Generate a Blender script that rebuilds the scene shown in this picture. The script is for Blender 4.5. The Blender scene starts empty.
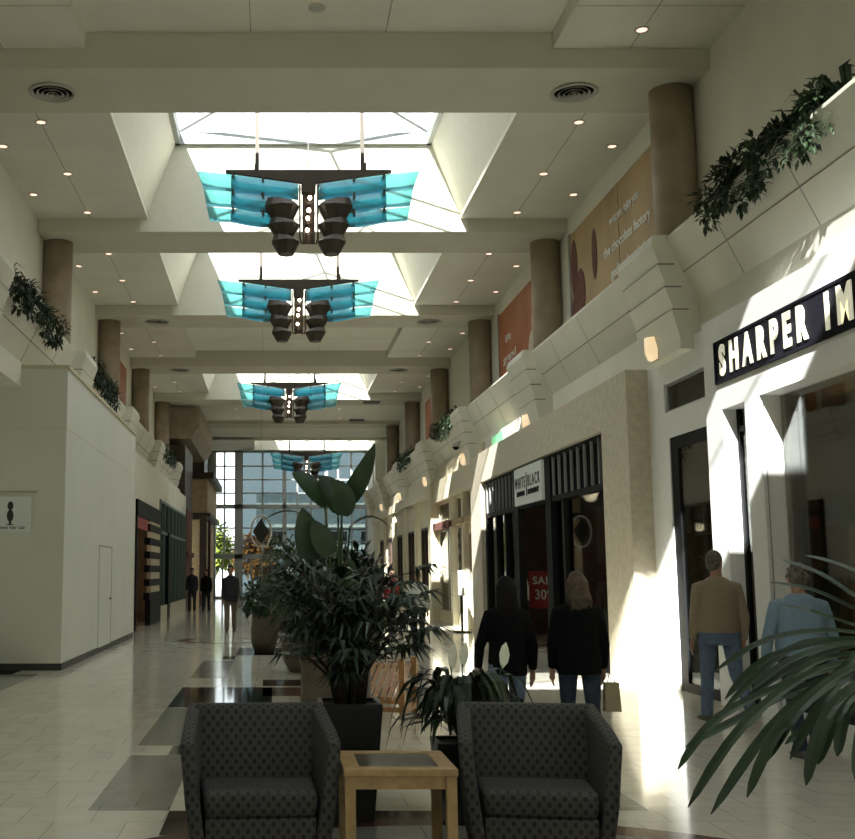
import bpy, bmesh, math, random
from mathutils import Vector, Matrix, noise
random.seed(7)
PI=math.pi
SC=bpy.context.scene
COL=SC.collection
R=math.radians
# ---------------------------------------------------------------- materials
def mat(name,color,rough=.6,metal=0,var=0.0,vscale=6,bump=0,bscale=60,spec=.5,emit=None,estr=0,color2=None):
    m=bpy.data.materials.new(name); m.use_nodes=True
    nt=m.node_tree; b=nt.nodes['Principled BSDF']
    b.inputs['Base Color'].default_value=(*color,1); b.inputs['Roughness'].default_value=rough
    b.inputs['Metallic'].default_value=metal; b.inputs['Specular IOR Level'].default_value=spec
    tc=nt.nodes.new('ShaderNodeTexCoord')
    if var or color2:
        n=nt.nodes.new('ShaderNodeTexNoise'); n.inputs['Scale'].default_value=vscale; n.inputs['Detail'].default_value=5
        nt.links.new(tc.outputs['Object'],n.inputs['Vector'])
        r=nt.nodes.new('ShaderNodeValToRGB'); r.color_ramp.elements[0].position=.35; r.color_ramp.elements[1].position=.65
        c2=color2 or tuple(min(1,c*(1+var)) for c in color)
        c1=color if color2 else tuple(c*(1-var) for c in color)
        r.color_ramp.elements[0].color=(*c1,1); r.color_ramp.elements[1].color=(*c2,1)
        nt.links.new(n.outputs['Fac'],r.inputs['Fac']); nt.links.new(r.outputs['Color'],b.inputs['Base Color'])
    if bump:
        n2=nt.nodes.new('ShaderNodeTexNoise'); n2.inputs['Scale'].default_value=bscale
        nt.links.new(tc.outputs['Object'],n2.inputs['Vector'])
        bp=nt.nodes.new('ShaderNodeBump'); bp.inputs['Strength'].default_value=bump; bp.inputs['Distance'].default_value=.01
        nt.links.new(n2.outputs['Fac'],bp.inputs['Height']); nt.links.new(bp.outputs['Normal'],b.inputs['Normal'])
    if emit:
        b.inputs['Emission Color'].default_value=(*emit,1); b.inputs['Emission Strength'].default_value=estr
    return m
def glassmat(name,tint,refl=.12,rough=.02,diff=0.0,dcol=(.5,.8,.85)):
    m=bpy.data.materials.new(name); m.use_nodes=True; nt=m.node_tree; nt.nodes.clear()
    o=nt.nodes.new('ShaderNodeOutputMaterial'); t=nt.nodes.new('ShaderNodeBsdfTransparent'); g=nt.nodes.new('ShaderNodeBsdfGlossy')
    t.inputs[0].default_value=(*tint,1); g.inputs['Roughness'].default_value=rough
    fr=nt.nodes.new('ShaderNodeFresnel'); fr.inputs['IOR'].default_value=1.5
    ad=nt.nodes.new('ShaderNodeMath'); ad.operation='MULTIPLY'; ad.inputs[1].default_value=refl/.04*.4; ad.use_clamp=True
    nt.links.new(fr.outputs[0],ad.inputs[0])
    mx=nt.nodes.new('ShaderNodeMixShader'); nt.links.new(ad.outputs[0],mx.inputs[0]); nt.links.new(t.outputs[0],mx.inputs[1]); nt.links.new(g.outputs[0],mx.inputs[2])
    out=mx
    if diff:
        d=nt.nodes.new('ShaderNodeBsdfTranslucent'); d.inputs[0].default_value=(*dcol,1)
        d2=nt.nodes.new('ShaderNodeBsdfDiffuse'); d2.inputs[0].default_value=(*dcol,1)
        a=nt.nodes.new('ShaderNodeMixShader'); a.inputs[0].default_value=.5; nt.links.new(d.outputs[0],a.inputs[1]); nt.links.new(d2.outputs[0],a.inputs[2])
        m2=nt.nodes.new('ShaderNodeMixShader'); m2.inputs[0].default_value=diff
        nt.links.new(mx.outputs[0],m2.inputs[1]); nt.links.new(a.outputs[0],m2.inputs[2]); out=m2
    nt.links.new(out.outputs[0],o.inputs[0])
    return m
M={}
WC=(.73,.72,.63)
M['wall']=mat('wall_paint',WC,.75,var=.03,vscale=1.5,bump=.05,bscale=90)
M['parapet']=mat('parapet_plaster',(.72,.71,.62),.7,var=.03,vscale=2)
M['ceil']=mat('ceiling_paint',(.75,.74,.66),.85,var=.03,vscale=1.2)
M['beam']=mat('beam_paint',(.60,.58,.49),.85,var=.03,vscale=1.2)
M['well']=mat('skylight_well_paint',(.74,.73,.62),.8,var=.02)
M['column']=mat('column_plaster',(.36,.29,.21),.6,var=.12,vscale=3)
M['stone']=mat('facade_stone',(.55,.50,.39),.45,var=.10,vscale=9)
M['white']=mat('facade_white',(.78,.79,.78),.45,var=.02)
M['joint']=mat('joint_line',(.24,.23,.19),.9)
M['cjoint']=mat('ceiling_joint_line',(.33,.32,.27),.9)
M['black']=mat('black_metal',(.008,.009,.010),.6,spec=.15)
M['blackm']=mat('black_matte',(.007,.007,.008),.9,spec=.1)
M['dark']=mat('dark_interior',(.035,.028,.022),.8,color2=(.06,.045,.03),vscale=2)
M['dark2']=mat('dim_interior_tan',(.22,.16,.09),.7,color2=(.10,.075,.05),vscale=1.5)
M['tan']=mat('tan_panel',(.40,.30,.16),.6,var=.15)
M['brick']=mat('dark_red_brick',(.13,.045,.03),.8,var=.3,vscale=12)
M['brown']=mat('dark_brown_wood',(.04,.022,.014),.5,var=.3)
M['glass']=glassmat('clear_glass',(.93,.96,.95),.10)
M['sglass']=glassmat('store_glass',(.62,.67,.66),.09)
M['skyglass']=glassmat('skylight_glass',(.95,.97,.97),.05)
M['tint']=glassmat('tinted_glass',(.30,.35,.36),.08)
M['gteal']=glassmat('teal_blade_glass',(.42,.80,.84),.12,.05,.28,(.50,.85,.88))
M['gteal2']=glassmat('blue_blade_glass',(.28,.66,.78),.14,.08,.30,(.26,.68,.80))
M['bronze']=mat('bronze_metal',(.055,.045,.035),.45,.3)
M['copper']=mat('copper_tube',(.07,.042,.026),.75,0,spec=.2)
M['steel']=mat('steel_grey',(.28,.29,.29),.35,.5)
M['alum']=mat('window_aluminium',(.38,.40,.39),.4,.3)
M['bulb']=mat('bulb_glow',(1,.9,.8),.4,emit=(1,.82,.62),estr=14)
M['downl']=mat('downlight_glow',(1,.85,.75),.4,emit=(1,.66,.52),estr=1.4)
M['sconce']=mat('sconce_alabaster',(.8,.7,.5),.5,emit=(1,.72,.42),estr=.75)
M['rim']=mat('white_rim',(.5,.49,.43),.4)
M['vent']=mat('vent_metal',(.45,.45,.40),.4)
M['letter']=mat('sign_letter_cream',(.85,.83,.66),.5,emit=(1,.96,.72),estr=.35)
M['signblack']=mat('sign_box_black',(.006,.006,.012),.8,spec=.15)
M['signwhite']=mat('sign_face_white',(.66,.70,.66),.5,emit=(.8,.85,.8),estr=.03)
M['red']=mat('red_poster',(.32,.03,.03),.5)
M['redc']=mat('red_shirt',(.55,.03,.04),.8)
M['txtw']=mat('text_white',(.8,.8,.75),.6)
M['bannertan']=mat('banner_caramel',(.30,.20,.09),.6,color2=(.42,.29,.13),vscale=.8)
M['banneror']=mat('banner_orange',(.33,.085,.03),.6,color2=(.42,.16,.06),vscale=1.2)
M['green']=mat('green_lit_panel',(.2,.6,.3),.5,emit=(.35,.9,.5),estr=.5)
M['wood']=mat('light_oak',(.42,.28,.13),.45,var=.15,vscale=14)
M['woodpine']=mat('pine_slats',(.50,.27,.11),.5,var=.15,vscale=14)
M['stonetop']=mat('dark_slate_inset',(.05,.045,.04),.3,color2=(.10,.085,.07),vscale=12)
M['pot']=mat('black_planter',(.010,.011,.012),.45)
M['potgrey']=mat('taupe_planter',(.11,.085,.065),.55,var=.1,vscale=8)
M['leaf']=mat('dark_palm_leaf',(.014,.032,.014),.45,var=.4,vscale=3)
M['leaf2']=mat('mid_green_leaf',(.030,.070,.020),.5,var=.4,vscale=4)
M['leaf3']=mat('broad_leaf_green',(.026,.060,.024),.4,var=.25,vscale=5)
M['leaff']=mat('foreground_leaf',(.014,.038,.014),.5,var=.35,vscale=9)
M['ivy']=mat('ledge_leaf',(.012,.028,.011),.55,color2=(.028,.055,.02),vscale=7)
M['cane']=mat('palm_cane',(.022,.017,.011),.8,var=.4,vscale=20)
M['soil']=mat('potting_soil',(.02,.014,.01),.95,bump=.5)
M['petal']=mat('white_petal',(.88,.90,.74),.4)
M['autumn']=mat('autumn_leaf',(.17,.19,.012),.8,color2=(.07,.11,.01),vscale=1.2)
M['orange']=mat('orange_leaf',(.30,.11,.012),.8)
M['bark']=mat('bark',(.05,.035,.025),.9)
M['skin']=mat('skin',(.40,.22,.15),.55)
M['skind']=mat('skin_dim',(.30,.17,.12),.55)
M['hairgrey']=mat('hair_grey',(.13,.115,.095),.8,var=.4,vscale=40,bump=.5,bscale=120)
M['hairblack']=mat('hair_black',(.005,.004,.004),.7,spec=.2,bump=.4)
M['hairblond']=mat('hair_brown_blond',(.065,.042,.025),.65,var=.4,vscale=30,bump=.4)
M['sweat']=mat('sweater_taupe',(.33,.265,.19),.95,var=.06,vscale=30,bump=.4,bscale=200)
M['blue']=mat('sweater_blue',(.20,.29,.38),.95,var=.06,vscale=30,bump=.4,bscale=200)
M['jeans']=mat('jeans_blue',(.12,.17,.27),.9,var=.15,vscale=25,bump=.3,bscale=200)
M['jeansd']=mat('jeans_dark',(.022,.032,.055),.9,var=.15,vscale=25)
M['blackc']=mat('black_jacket',(.004,.004,.005),.9,spec=.15,bump=.2,bscale=60)
M['navy']=mat('navy_cloth',(.012,.014,.02),.85)
M['khaki']=mat('khaki_cloth',(.14,.12,.085),.85)
M['shirtw']=mat('white_shirt',(.8,.8,.76),.85)
M['shoe']=mat('grey_shoe',(.09,.08,.07),.6)
M['shoed']=mat('black_shoe',(.01,.01,.01),.5)
M['sole']=mat('shoe_sole',(.35,.32,.27),.7)
M['eye']=mat('eye_dark',(.02,.015,.012),.3)
M['drywall']=mat('barricade_drywall',(.66,.68,.62),.75,color2=(.70,.71,.65),vscale=.7)
M['base']=mat('dark_vinyl_base',(.03,.03,.03),.5)
M['cream']=mat('cream_panel',(.62,.57,.42),.6)
M['greyb']=mat('outside_grey_building',(.12,.14,.145),.8,var=.05)
M['asph']=mat('outside_paving',(.35,.35,.34),.9)
M['redmarb']=mat('red_marble_floor',(.09,.035,.025),.12,var=.4,vscale=9)
M['blkmarb']=mat('black_marble_floor',(.010,.011,.012),.07,var=.3,vscale=8)
M['greenframe']=mat('green_grey_frame',(.12,.17,.15),.4,.2)
M['paper']=mat('bag_paper',(.32,.27,.17),.8)
def floor_mat(name,c1,c2,mort,rough):
    m=bpy.data.materials.new(name); m.use_nodes=True; nt=m.node_tree; b=nt.nodes['Principled BSDF']
    tc=nt.nodes.new('ShaderNodeTexCoord'); br=nt.nodes.new('ShaderNodeTexBrick')
    br.inputs['Color1'].default_value=(*c1,1); br.inputs['Color2'].default_value=(*c2,1); br.inputs['Mortar'].default_value=(*mort,1)
    br.inputs['Scale'].default_value=1; br.inputs['Brick Width'].default_value=.46; br.inputs['Row Height'].default_value=.46
    br.inputs['Mortar Size'].default_value=.004; br.inputs['Mortar Smooth'].default_value=.3; br.offset=.5
    nt.links.new(tc.outputs['Object'],br.inputs['Vector'])
    n=nt.nodes.new('ShaderNodeTexNoise'); n.inputs['Scale'].default_value=5; n.inputs['Detail'].default_value=8
    nt.links.new(tc.outputs['Object'],n.inputs['Vector'])
    mx=nt.nodes.new('ShaderNodeMix'); mx.data_type='RGBA'; mx.blend_type='MULTIPLY'; mx.inputs['Factor'].default_value=.35
    r=nt.nodes.new('ShaderNodeValToRGB'); r.color_ramp.elements[0].position=.3; r.color_ramp.elements[0].color=(.72,.7,.66,1); r.color_ramp.elements[1].position=.6; r.color_ramp.elements[1].color=(1,1,1,1)
    nt.links.new(n.outputs['Fac'],r.inputs['Fac'])
    nt.links.new(br.outputs['Color'],mx.inputs['A']); nt.links.new(r.outputs['Color'],mx.inputs['B']); nt.links.new(mx.outputs['Result'],b.inputs['Base Color'])
    b.inputs['Roughness'].default_value=rough; b.inputs['Specular IOR Level'].default_value=.65
    n3=nt.nodes.new('ShaderNodeTexNoise'); n3.inputs['Scale'].default_value=1.6
    nt.links.new(tc.outputs['Object'],n3.inputs['Vector'])
    bp=nt.nodes.new('ShaderNodeBump'); bp.inputs['Strength'].default_value=.10; bp.inputs['Distance'].default_value=.02
    nt.links.new(n3.outputs['Fac'],bp.inputs['Height']); nt.links.new(bp.outputs['Normal'],b.inputs['Normal'])
    return m
M['floor']=floor_mat('cream_marble_tiles',(.76,.74,.63),(.70,.68,.58),(.42,.40,.33),.10)
M['floorg']=floor_mat('grey_marble_tiles',(.24,.245,.21),(.20,.205,.18),(.13,.13,.11),.14)
def fabric():
    m=bpy.data.materials.new('patterned_upholstery'); m.use_nodes=True; nt=m.node_tree; b=nt.nodes['Principled BSDF']
    tc=nt.nodes.new('ShaderNodeTexCoord'); mp=nt.nodes.new('ShaderNodeMapping')
    nt.links.new(tc.outputs['UV'],mp.inputs['Vector'])
    br=nt.nodes.new('ShaderNodeTexVoronoi'); br.inputs['Scale'].default_value=1; br.inputs['Randomness'].default_value=0.0
    # staggered lattice of small lozenges
    sp=nt.nodes.new('ShaderNodeSeparateXYZ'); nt.links.new(mp.outputs[0],sp.inputs[0])
    def mth(op,a,bv=None):
        n=nt.nodes.new('ShaderNodeMath'); n.operation=op
        if isinstance(a,(int,float)): n.inputs[0].default_value=a
        else: nt.links.new(a,n.inputs[0])
        if bv is not None:
            if isinstance(bv,(int,float)): n.inputs[1].default_value=bv
            else: nt.links.new(bv,n.inputs[1])
        return n.outputs[0]
    k=2*PI/.057
    sx=mth('SINE',mth('MULTIPLY',sp.outputs[0],k)); sy=mth('SINE',mth('MULTIPLY',sp.outputs[1],k*.84))
    p=mth('MULTIPLY',sx,sy)
    r=nt.nodes.new('ShaderNodeValToRGB'); e=r.color_ramp.elements
    e[0].position=.18; e[0].color=(.012,.013,.014,1); e[1].position=.50; e[1].color=(.055,.054,.052,1)
    nt.links.new(mth('ADD',mth('MULTIPLY',p,.5),.5),r.inputs['Fac']); nt.links.new(r.outputs[0],b.inputs['Base Color'])
    nt.nodes.remove(br)
    b.inputs['Roughness'].default_value=.85
    n2=nt.nodes.new('ShaderNodeTexNoise'); n2.inputs['Scale'].default_value=260
    nt.links.new(tc.outputs['Object'],n2.inputs['Vector'])
    bp=nt.nodes.new('ShaderNodeBump'); bp.inputs['Strength'].default_value=.3; bp.inputs['Distance'].default_value=.004
    nt.links.new(n2.outputs['Fac'],bp.inputs['Height']); nt.links.new(bp.outputs['Normal'],b.inputs['Normal'])
    return m
M['fabric']=fabric()
# ---------------------------------------------------------------- mesh builder
class MB:
    def __init__(s): s.v=[]; s.f=[]; s.m=[]; s.cur=0
    def mi(s,i): s.cur=i; return s
    def add(s,vs,fs):
        o=len(s.v); s.v+= [tuple(p) for p in vs]
        for f in fs: s.f.append(tuple(i+o for i in f)); s.m.append(s.cur)
        return s
    def box(s,x0,x1,y0,y1,z0,z1):
        if x0>x1:x0,x1=x1,x0
        if y0>y1:y0,y1=y1,y0
        if z0>z1:z0,z1=z1,z0
        return s.hexa([(x0,y0,z0),(x1,y0,z0),(x1,y1,z0),(x0,y1,z0),(x0,y0,z1),(x1,y0,z1),(x1,y1,z1),(x0,y1,z1)])
    def hexa(s,p): return s.add(p,[(0,3,2,1),(4,5,6,7),(0,1,5,4),(1,2,6,5),(2,3,7,6),(3,0,4,7)])
    def prism(s,poly,a,b,axis='y'):
        n=len(poly)
        def P(u,w,t):
            return {'y':(u,t,w),'x':(t,u,w),'z':(u,w,t)}[axis]
        vs=[P(u,w,a) for u,w in poly]+[P(u,w,b) for u,w in poly]
        fs=[tuple(range(n)),tuple(range(2*n-1,n-1,-1))]+[(i,i+n,(i+1)%n+n,(i+1)%n) for i in range(n)]
        return s.add(vs,fs)
    def lathe(s,prof,n=20,c=(0,0,0),sx=1,sy=1,a0=0):
        vs=[]
        for r,z in prof:
            for i in range(n):
                a=a0+2*PI*i/n; vs.append((c[0]+r*sx*math.cos(a),c[1]+r*sy*math.sin(a),c[2]+z))
        fs=[]
        for k in range(len(prof)-1):
            for i in range(n):
                j=(i+1)%n; fs.append((k*n+i,k*n+j,(k+1)*n+j,(k+1)*n+i))
        fs.append(tuple(range(n-1,-1,-1))); fs.append(tuple(range((len(prof)-1)*n,len(prof)*n)))
        return s.add(vs,fs)
    def tube(s,pts,rad,n=8,flat=1.0):
        pts=[Vector(p) for p in pts]; K=len(pts)
        if isinstance(rad,(int,float)): rad=[rad]*K
        t0=(pts[1]-pts[0]).normalized(); ref=Vector((0,0,1)) if abs(t0.z)<.9 else Vector((1,0,0))
        vs=[]
        u=t0.cross(ref).normalized()
        for k in range(K):
            t=(pts[min(k+1,K-1)]-pts[max(k-1,0)]).normalized()
            u=(u-t*u.dot(t)).normalized(); w=t.cross(u)
            r=rad[k]; rx,ry=(r if isinstance(r,tuple) else (r,r*flat))
            for i in range(n):
                a=2*PI*i/n; vs.append(pts[k]+u*(rx*math.cos(a))+w*(ry*math.sin(a)))
        fs=[]
        for k in range(K-1):
            for i in range(n):
                j=(i+1)%n; fs.append((k*n+i,k*n+j,(k+1)*n+j,(k+1)*n+i))
        fs.append(tuple(range(n-1,-1,-1))); fs.append(tuple(range((K-1)*n,K*n)))
        return s.add(vs,fs)
    def loft(s,rings,n=14):
        # rings: (cx,cy,cz,rx,ry) horizontal ellipses or with tilt direction
        vs=[]
        for (cx,cy,cz,rx,ry) in rings:
            for i in range(n):
                a=2*PI*i/n; vs.append((cx+rx*math.cos(a),cy+ry*math.sin(a),cz))
        K=len(rings); fs=[]
        for k in range(K-1):
            for i in range(n):
                j=(i+1)%n; fs.append((k*n+i,k*n+j,(k+1)*n+j,(k+1)*n+i))
        fs.append(tuple(range(n-1,-1,-1))); fs.append(tuple(range((K-1)*n,K*n)))
        return s.add(vs,fs)
    def ell(s,c,r,n=14,m=8,rot=None):
        vs=[];fs=[]
        rm=rot or Matrix.Identity(3); c=Vector(c)
        for k in range(1,m):
            p=PI*k/m
            for i in range(n):
                a=2*PI*i/n
                vs.append(c+rm@Vector((r[0]*math.sin(p)*math.cos(a),r[1]*math.sin(p)*math.sin(a),r[2]*math.cos(p))))
        vs.append(c+rm@Vector((0,0,r[2]))); vs.append(c+rm@Vector((0,0,-r[2])))
        T=len(vs)-2;B=len(vs)-1
        for k in range(m-2):
            for i in range(n):
                j=(i+1)%n; fs.append((k*n+i,(k+1)*n+i,(k+1)*n+j,k*n+j))
        for i in range(n):
            j=(i+1)%n; fs.append((T,i,j)); fs.append((B,(m-2)*n+j,(m-2)*n+i))
        return s.add(vs,fs)
    def blade(s,pts,widths,fold=.25,up=None):
        # leaf with a midrib fold; pts spine, widths half-width
        pts=[Vector(p) for p in pts]; K=len(pts); vs=[]
        for k in range(K):
            t=(pts[min(k+1,K-1)]-pts[max(k-1,0)])
            if t.length<1e-6: t=Vector((0,0,1))
            t.normalize()
            u0=Vector(up) if up else Vector((0,0,1))
            side=t.cross(u0)
            if side.length<.15: side=t.cross(Vector((0,1,0))) if abs(t.y)<.8 else t.cross(Vector((1,0,0)))
            side.normalize(); nn=side.cross(t).normalized(); w=widths[k]
            vs+= [pts[k]-side*w+nn*w*fold, pts[k], pts[k]+side*w+nn*w*fold]
        fs=[]
        for k in range(K-1):
            a=3*k; b=a+3
            fs+=[(a,a+1,b+1,b),(a+1,a+2,b+2,b+1)]
        return s.add(vs,fs)
    def build(s,name,mats,parent=None,smooth=False,bevel=0,seg=2,uv=False,solid=0,loc=None):
        me=bpy.data.meshes.new(name)
        me.from_pydata([tuple(p) for p in s.v],[],s.f)
        if not isinstance(mats,(list,tuple)): mats=[mats]
        for m in mats: me.materials.append(M[m] if isinstance(m,str) else m)
        for p,i in zip(me.polygons,s.m): p.material_index=min(i,len(mats)-1); p.use_smooth=smooth
        if not (solid or name in('foliage','leaf')):
            bm=bmesh.new(); bm.from_mesh(me); bmesh.ops.recalc_face_normals(bm,faces=bm.faces); bm.to_mesh(me); bm.free()
        me.update()
        if uv:
            ul=me.uv_layers.new(name='UVMap')
            for p in me.polygons:
                n=p.normal; a=[abs(n.x),abs(n.y),abs(n.z)].index(max(abs(n.x),abs(n.y),abs(n.z)))
                for li in p.loop_indices:
                    c=me.vertices[me.loops[li].vertex_index].co
                    ul.data[li].uv=((c.y,c.z),(c.x,c.z),(c.x,c.y))[a]
        o=bpy.data.objects.new(name,me); COL.objects.link(o)
        if parent: o.parent=parent
        if loc: o.location=loc
        if bevel:
            b=o.modifiers.new('bev','BEVEL'); b.width=bevel; b.segments=seg; b.limit_method='ANGLE'; b.angle_limit=R(35)
        if solid:
            b=o.modifiers.new('sol','SOLIDIFY'); b.thickness=solid
        return o
def struct(o,name=None):
    o['kind']='structure'
    return o
def thing(name,label,cat,loc=(0,0,0),rz=0,group=None):
    o=bpy.data.objects.new(name,None); COL.objects.link(o); o.location=loc; o.rotation_euler=(0,0,rz); o.empty_display_size=.1
    o['label']=label; o['category']=cat
    if group:o['group']=group
    return o
def tag(o,label,cat,group=None):
    o['label']=label; o['category']=cat
    if group:o['group']=group
    return o
def copy_tree(o,parent=None):
    c=o.copy(); COL.objects.link(c)
    c.parent=parent
    for ch in list(o.children): copy_tree(ch,c)
    return c
def text_obj(txt,name,size,depth,m,parent,origin,xdir,ydir,sx=1,bold=0,align='LEFT',spacing=1):
    cu=bpy.data.curves.new('t','FONT'); cu.body=txt; cu.size=size; cu.extrude=depth; cu.offset=bold; cu.align_x=align; cu.space_character=spacing
    to=bpy.data.objects.new('t',cu); COL.objects.link(to)
    dg=bpy.context.evaluated_depsgraph_get(); me=bpy.data.meshes.new_from_object(to.evaluated_get(dg))
    bpy.data.objects.remove(to); bpy.data.curves.remove(cu)
    X=Vector(xdir);Yv=Vector(ydir);Z=X.cross(Yv)
    mt=Matrix(((X.x*sx,Yv.x,Z.x,origin[0]),(X.y*sx,Yv.y,Z.y,origin[1]),(X.z*sx,Yv.z,Z.z,origin[2]),(0,0,0,1)))
    me.transform(mt); me.materials.clear(); me.materials.append(M[m]); me.name=name
    o=bpy.data.objects.new(name,me); COL.objects.link(o); o.parent=parent
    return o
# ---------------------------------------------------------------- building constants
CX=.635; ZB=8.57; ZP=8.86; S=7.66; BW=.775
def BY(n): return 15.68+S*(n-1)     # centre of cross beam n
WR=6.15; WL=2*CX-WR                  # upper walls
SKX0,SKX1=-2.62,3.95                 # ceiling opening
ZT=10.45
Y0=BY(-4); YE=66.0  # hall lengthened behind the camera, out of view, to bring in more daylight
# floor
struct(MB().box(-7.5,10,Y0-.2,YE+.2,-.2,0).build('floor','floor'))
def inlay(m,x0,x1,y0,y1,k=[0]):
    k[0]+=1
    struct(MB().box(x0,x1,y0,y1,-.02,.002).build('trim_%d'%k[0],m))
for a,b in ((7.71,9.95),(10.5,13.35),(17.0,20.2),(33,36)):
    inlay('floorg',-1.22,-.68,a,b); inlay('floorg',1.95,2.5,a,b)
for a,b in ((9.98,10.48),(20.6,21.3)):
    inlay('blkmarb',-.9,-.68,a,b); inlay('blkmarb',1.95,2.17,a,b)
inlay('blkmarb',-1.22,.0,13.4,15.65); inlay('blkmarb',1.3,2.5,13.4,15.65)
inlay('redmarb',-.12,1.3,14.6,15.65)
inlay('blkmarb',-.13,1.4,15.85,16.75)
inlay('blkmarb',-.68,0.3,21.6,23.6); inlay('blkmarb',-.68,1.95,7.0,7.69)
inlay('floorg',-5.2,-3.6,14.8,17.6)
inlay('blkmarb',-6,-4.0,17.6,18.28)
def disc(m,cx,cy,r,z=.003):
    return MB().lathe([(r,-.02),(r,z)],64,(cx,cy,0)).build('floor_medallion',m)
for a in ((.97,4.7,2.8),(-1.1,26.2,1.1)): struct(disc('redmarb',*a))
struct(disc('floorg',.97,4.7,2.55,.004)); struct(disc('floor',-1.1,26.2,.8,.004))
# ---------------------------------------------------------------- ceiling
cl=MB(); bmz=MB()
for n in range(-4,7):
    y=BY(n); bmz.box(WL-.1,WR+.1,y-BW,y+BW,ZB,ZP+.3)
struct(bmz.build('ceiling_beams','beam'))
SKY={-4,-3,-1,1,2,4}  # two rearmost skylights are unseen, added to throw fill daylight forward
jl=MB()
kk=0
for n in range(-4,7):
    a=BY(n)+BW; b=BY(n+1)-BW
    if n==6: b=60.0
    if n>=5:
        cl.box(WL-.1,WR+.1,a,b,ZP-.12,ZP+.1)
    else:
        cl.box(WL-.1,SKX0-.01,a,b,ZP,ZP+.12); cl.box(SKX1+.01,WR+.1,a,b,ZP,ZP+.12)
    for x in ((SKX0-1.17),(SKX1+1.08)): jl.box(x-.006,x+.006,a,b,ZP-.004,ZP+.01)
    for yy in (a+.02,):
        pass
    if n<5 and n not in SKY:
        cl.box(SKX0-.05,SKX1+.05,a,b,ZP+.24,ZP+.36); cl.box(SKX0-.02,SKX0,a,b,ZP-.001,ZP+.36); cl.box(SKX1,SKX1+.02,a,b,ZP-.001,ZP+.36)
        for x in (-.3,1.6): jl.box(x-.006,x+.006,a,b,ZP+.236,ZP+.25)
        for yy in (a+2,a+4): jl.box(SKX0,SKX1,yy-.006,yy+.006,ZP+.236,ZP+.25)
    if n in (0,3):
        for yy in (b-1.2,): jl.box(SKX1,WR,yy-.005,yy+.005,ZP-.003,ZP+.01); jl.box(WL,SKX0,yy-.005,yy+.005,ZP-.003,ZP+.01)
struct(cl.build('ceiling','ceil'))
struct(jl.build('ceiling_joints','cjoint'))
# roof plate above so daylight enters only by the glazed openings
TX0,TX1=-2.03,3.35
def well(a,b,idx,near_in=.0,far_in=.0,X0=SKX0,X1=SKX1,T0=TX0,T1=TX1):
    m=MB(); t=.12
    # sloping side walls
    m.hexa([(X0-t,a,ZP+.006),(X0,a,ZP+.006),(X0,b,ZP+.006),(X0-t,b,ZP+.006),(T0-t,a,ZT),(T0,a,ZT),(T0,b,ZT),(T0-t,b,ZT)])
    m.hexa([(X1,a,ZP+.006),(X1+t,a,ZP+.006),(X1+t,b,ZP+.006),(X1,b,ZP+.006),(T1,a,ZT),(T1+t,a,ZT),(T1+t,b,ZT),(T1,b,ZT)])
    m.box(X0-t,X1+t,b-.006,b+t,ZB+.004,ZT+.0); m.box(X0-t,X1+t,a-t,a+.006,ZB+.004,ZT)
    nc=1.0 if idx<30 else .1
    m.box(X0-t,X1+t,a-.05,a+nc,ZT,ZT+.28)
    struct(m.build('skylight_well','well'))
    a_w=a; a=a+nc-.1
    # thin trim along the lower edges
    q=MB(); q.box(X0-.02,X0+.03,a_w,b,ZP-.012,ZP+.10); q.box(X1-.03,X1+.02,a_w,b,ZP-.012,ZP+.10)
    struct(q.build('trim_%d'%(60+idx),'well'))
    w=thing('window_%d'%idx,'','window'); del w['label']; del w['category']; w['kind']='structure'
    f=MB(); c=.10
    f.box(T0-.1,T0+c,a,b,ZT,ZT+.25); f.box(T1-c,T1+.1,a,b,ZT,ZT+.25); f.box(T0,T1,a,a+c,ZT,ZT+.25); f.box(T0,T1,b-c,b,ZT,ZT+.25)
    zr=ZT+1.15; cxm=(T0+T1)/2; ra=a+1.6; rb=b-1.6
    for p in ((T0,a),(T1,a)): f.tube([(p[0],p[1],ZT+.25),(cxm,ra,zr)],.035,4)
    for p in ((T0,b),(T1,b)): f.tube([(p[0],p[1],ZT+.25),(cxm,rb,zr)],.035,4)
    f.tube([(cxm,ra,zr),(cxm,rb,zr)],.035,4)
    for tt in (.33,.67):
        yy=ra+(rb-ra)*tt
        f.tube([(T0,yy,ZT+.25),(cxm,yy,zr)],.03,4); f.tube([(T1,yy,ZT+.25),(cxm,yy,zr)],.03,4)
    f.build('frame','alum',w)
    g=MB(); z=ZT+.25
    g.add([(T0,a,z),(T1,a,z),(T1,b,z),(T0,b,z),(cxm,ra,zr),(cxm,rb,zr)],[(0,1,4),(1,2,5,4),(2,3,5),(3,0,4,5)])
    g.build('glazing','skyglass',w)
    # daylight portal (guides sampling only)
    ld=bpy.data.lights.new('portal','AREA'); ld.shape='RECTANGLE'; ld.size=T1-T0; ld.size_y=b-a
    lo=bpy.data.objects.new('skylight_portal',ld); COL.objects.link(lo); lo.location=((T0+T1)/2,(a+b)/2,ZT-.02); ld.cycles.is_portal=True
for i,n in enumerate(sorted(SKY)): well(BY(n)+BW,BY(n+1)-BW,i+1 if i<5 else 25)
well(60.05,64.8,40,X0=-1.0,X1=5.8,T0=-.6,T1=5.3)
rf=MB()
rf.box(WL-1,WR+1,60,60.05,ZB,ZP+.2)
rf.box(WL-.1,-1.0,60,YE+.3,ZP-.2,ZP); rf.box(5.8,WR+2,60,YE+.3,ZP-.2,ZP); rf.box(-1.0,5.8,64.8,YE+.3,ZP-.2,ZP)
struct(rf.build('ceiling_end','ceil'))
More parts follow.
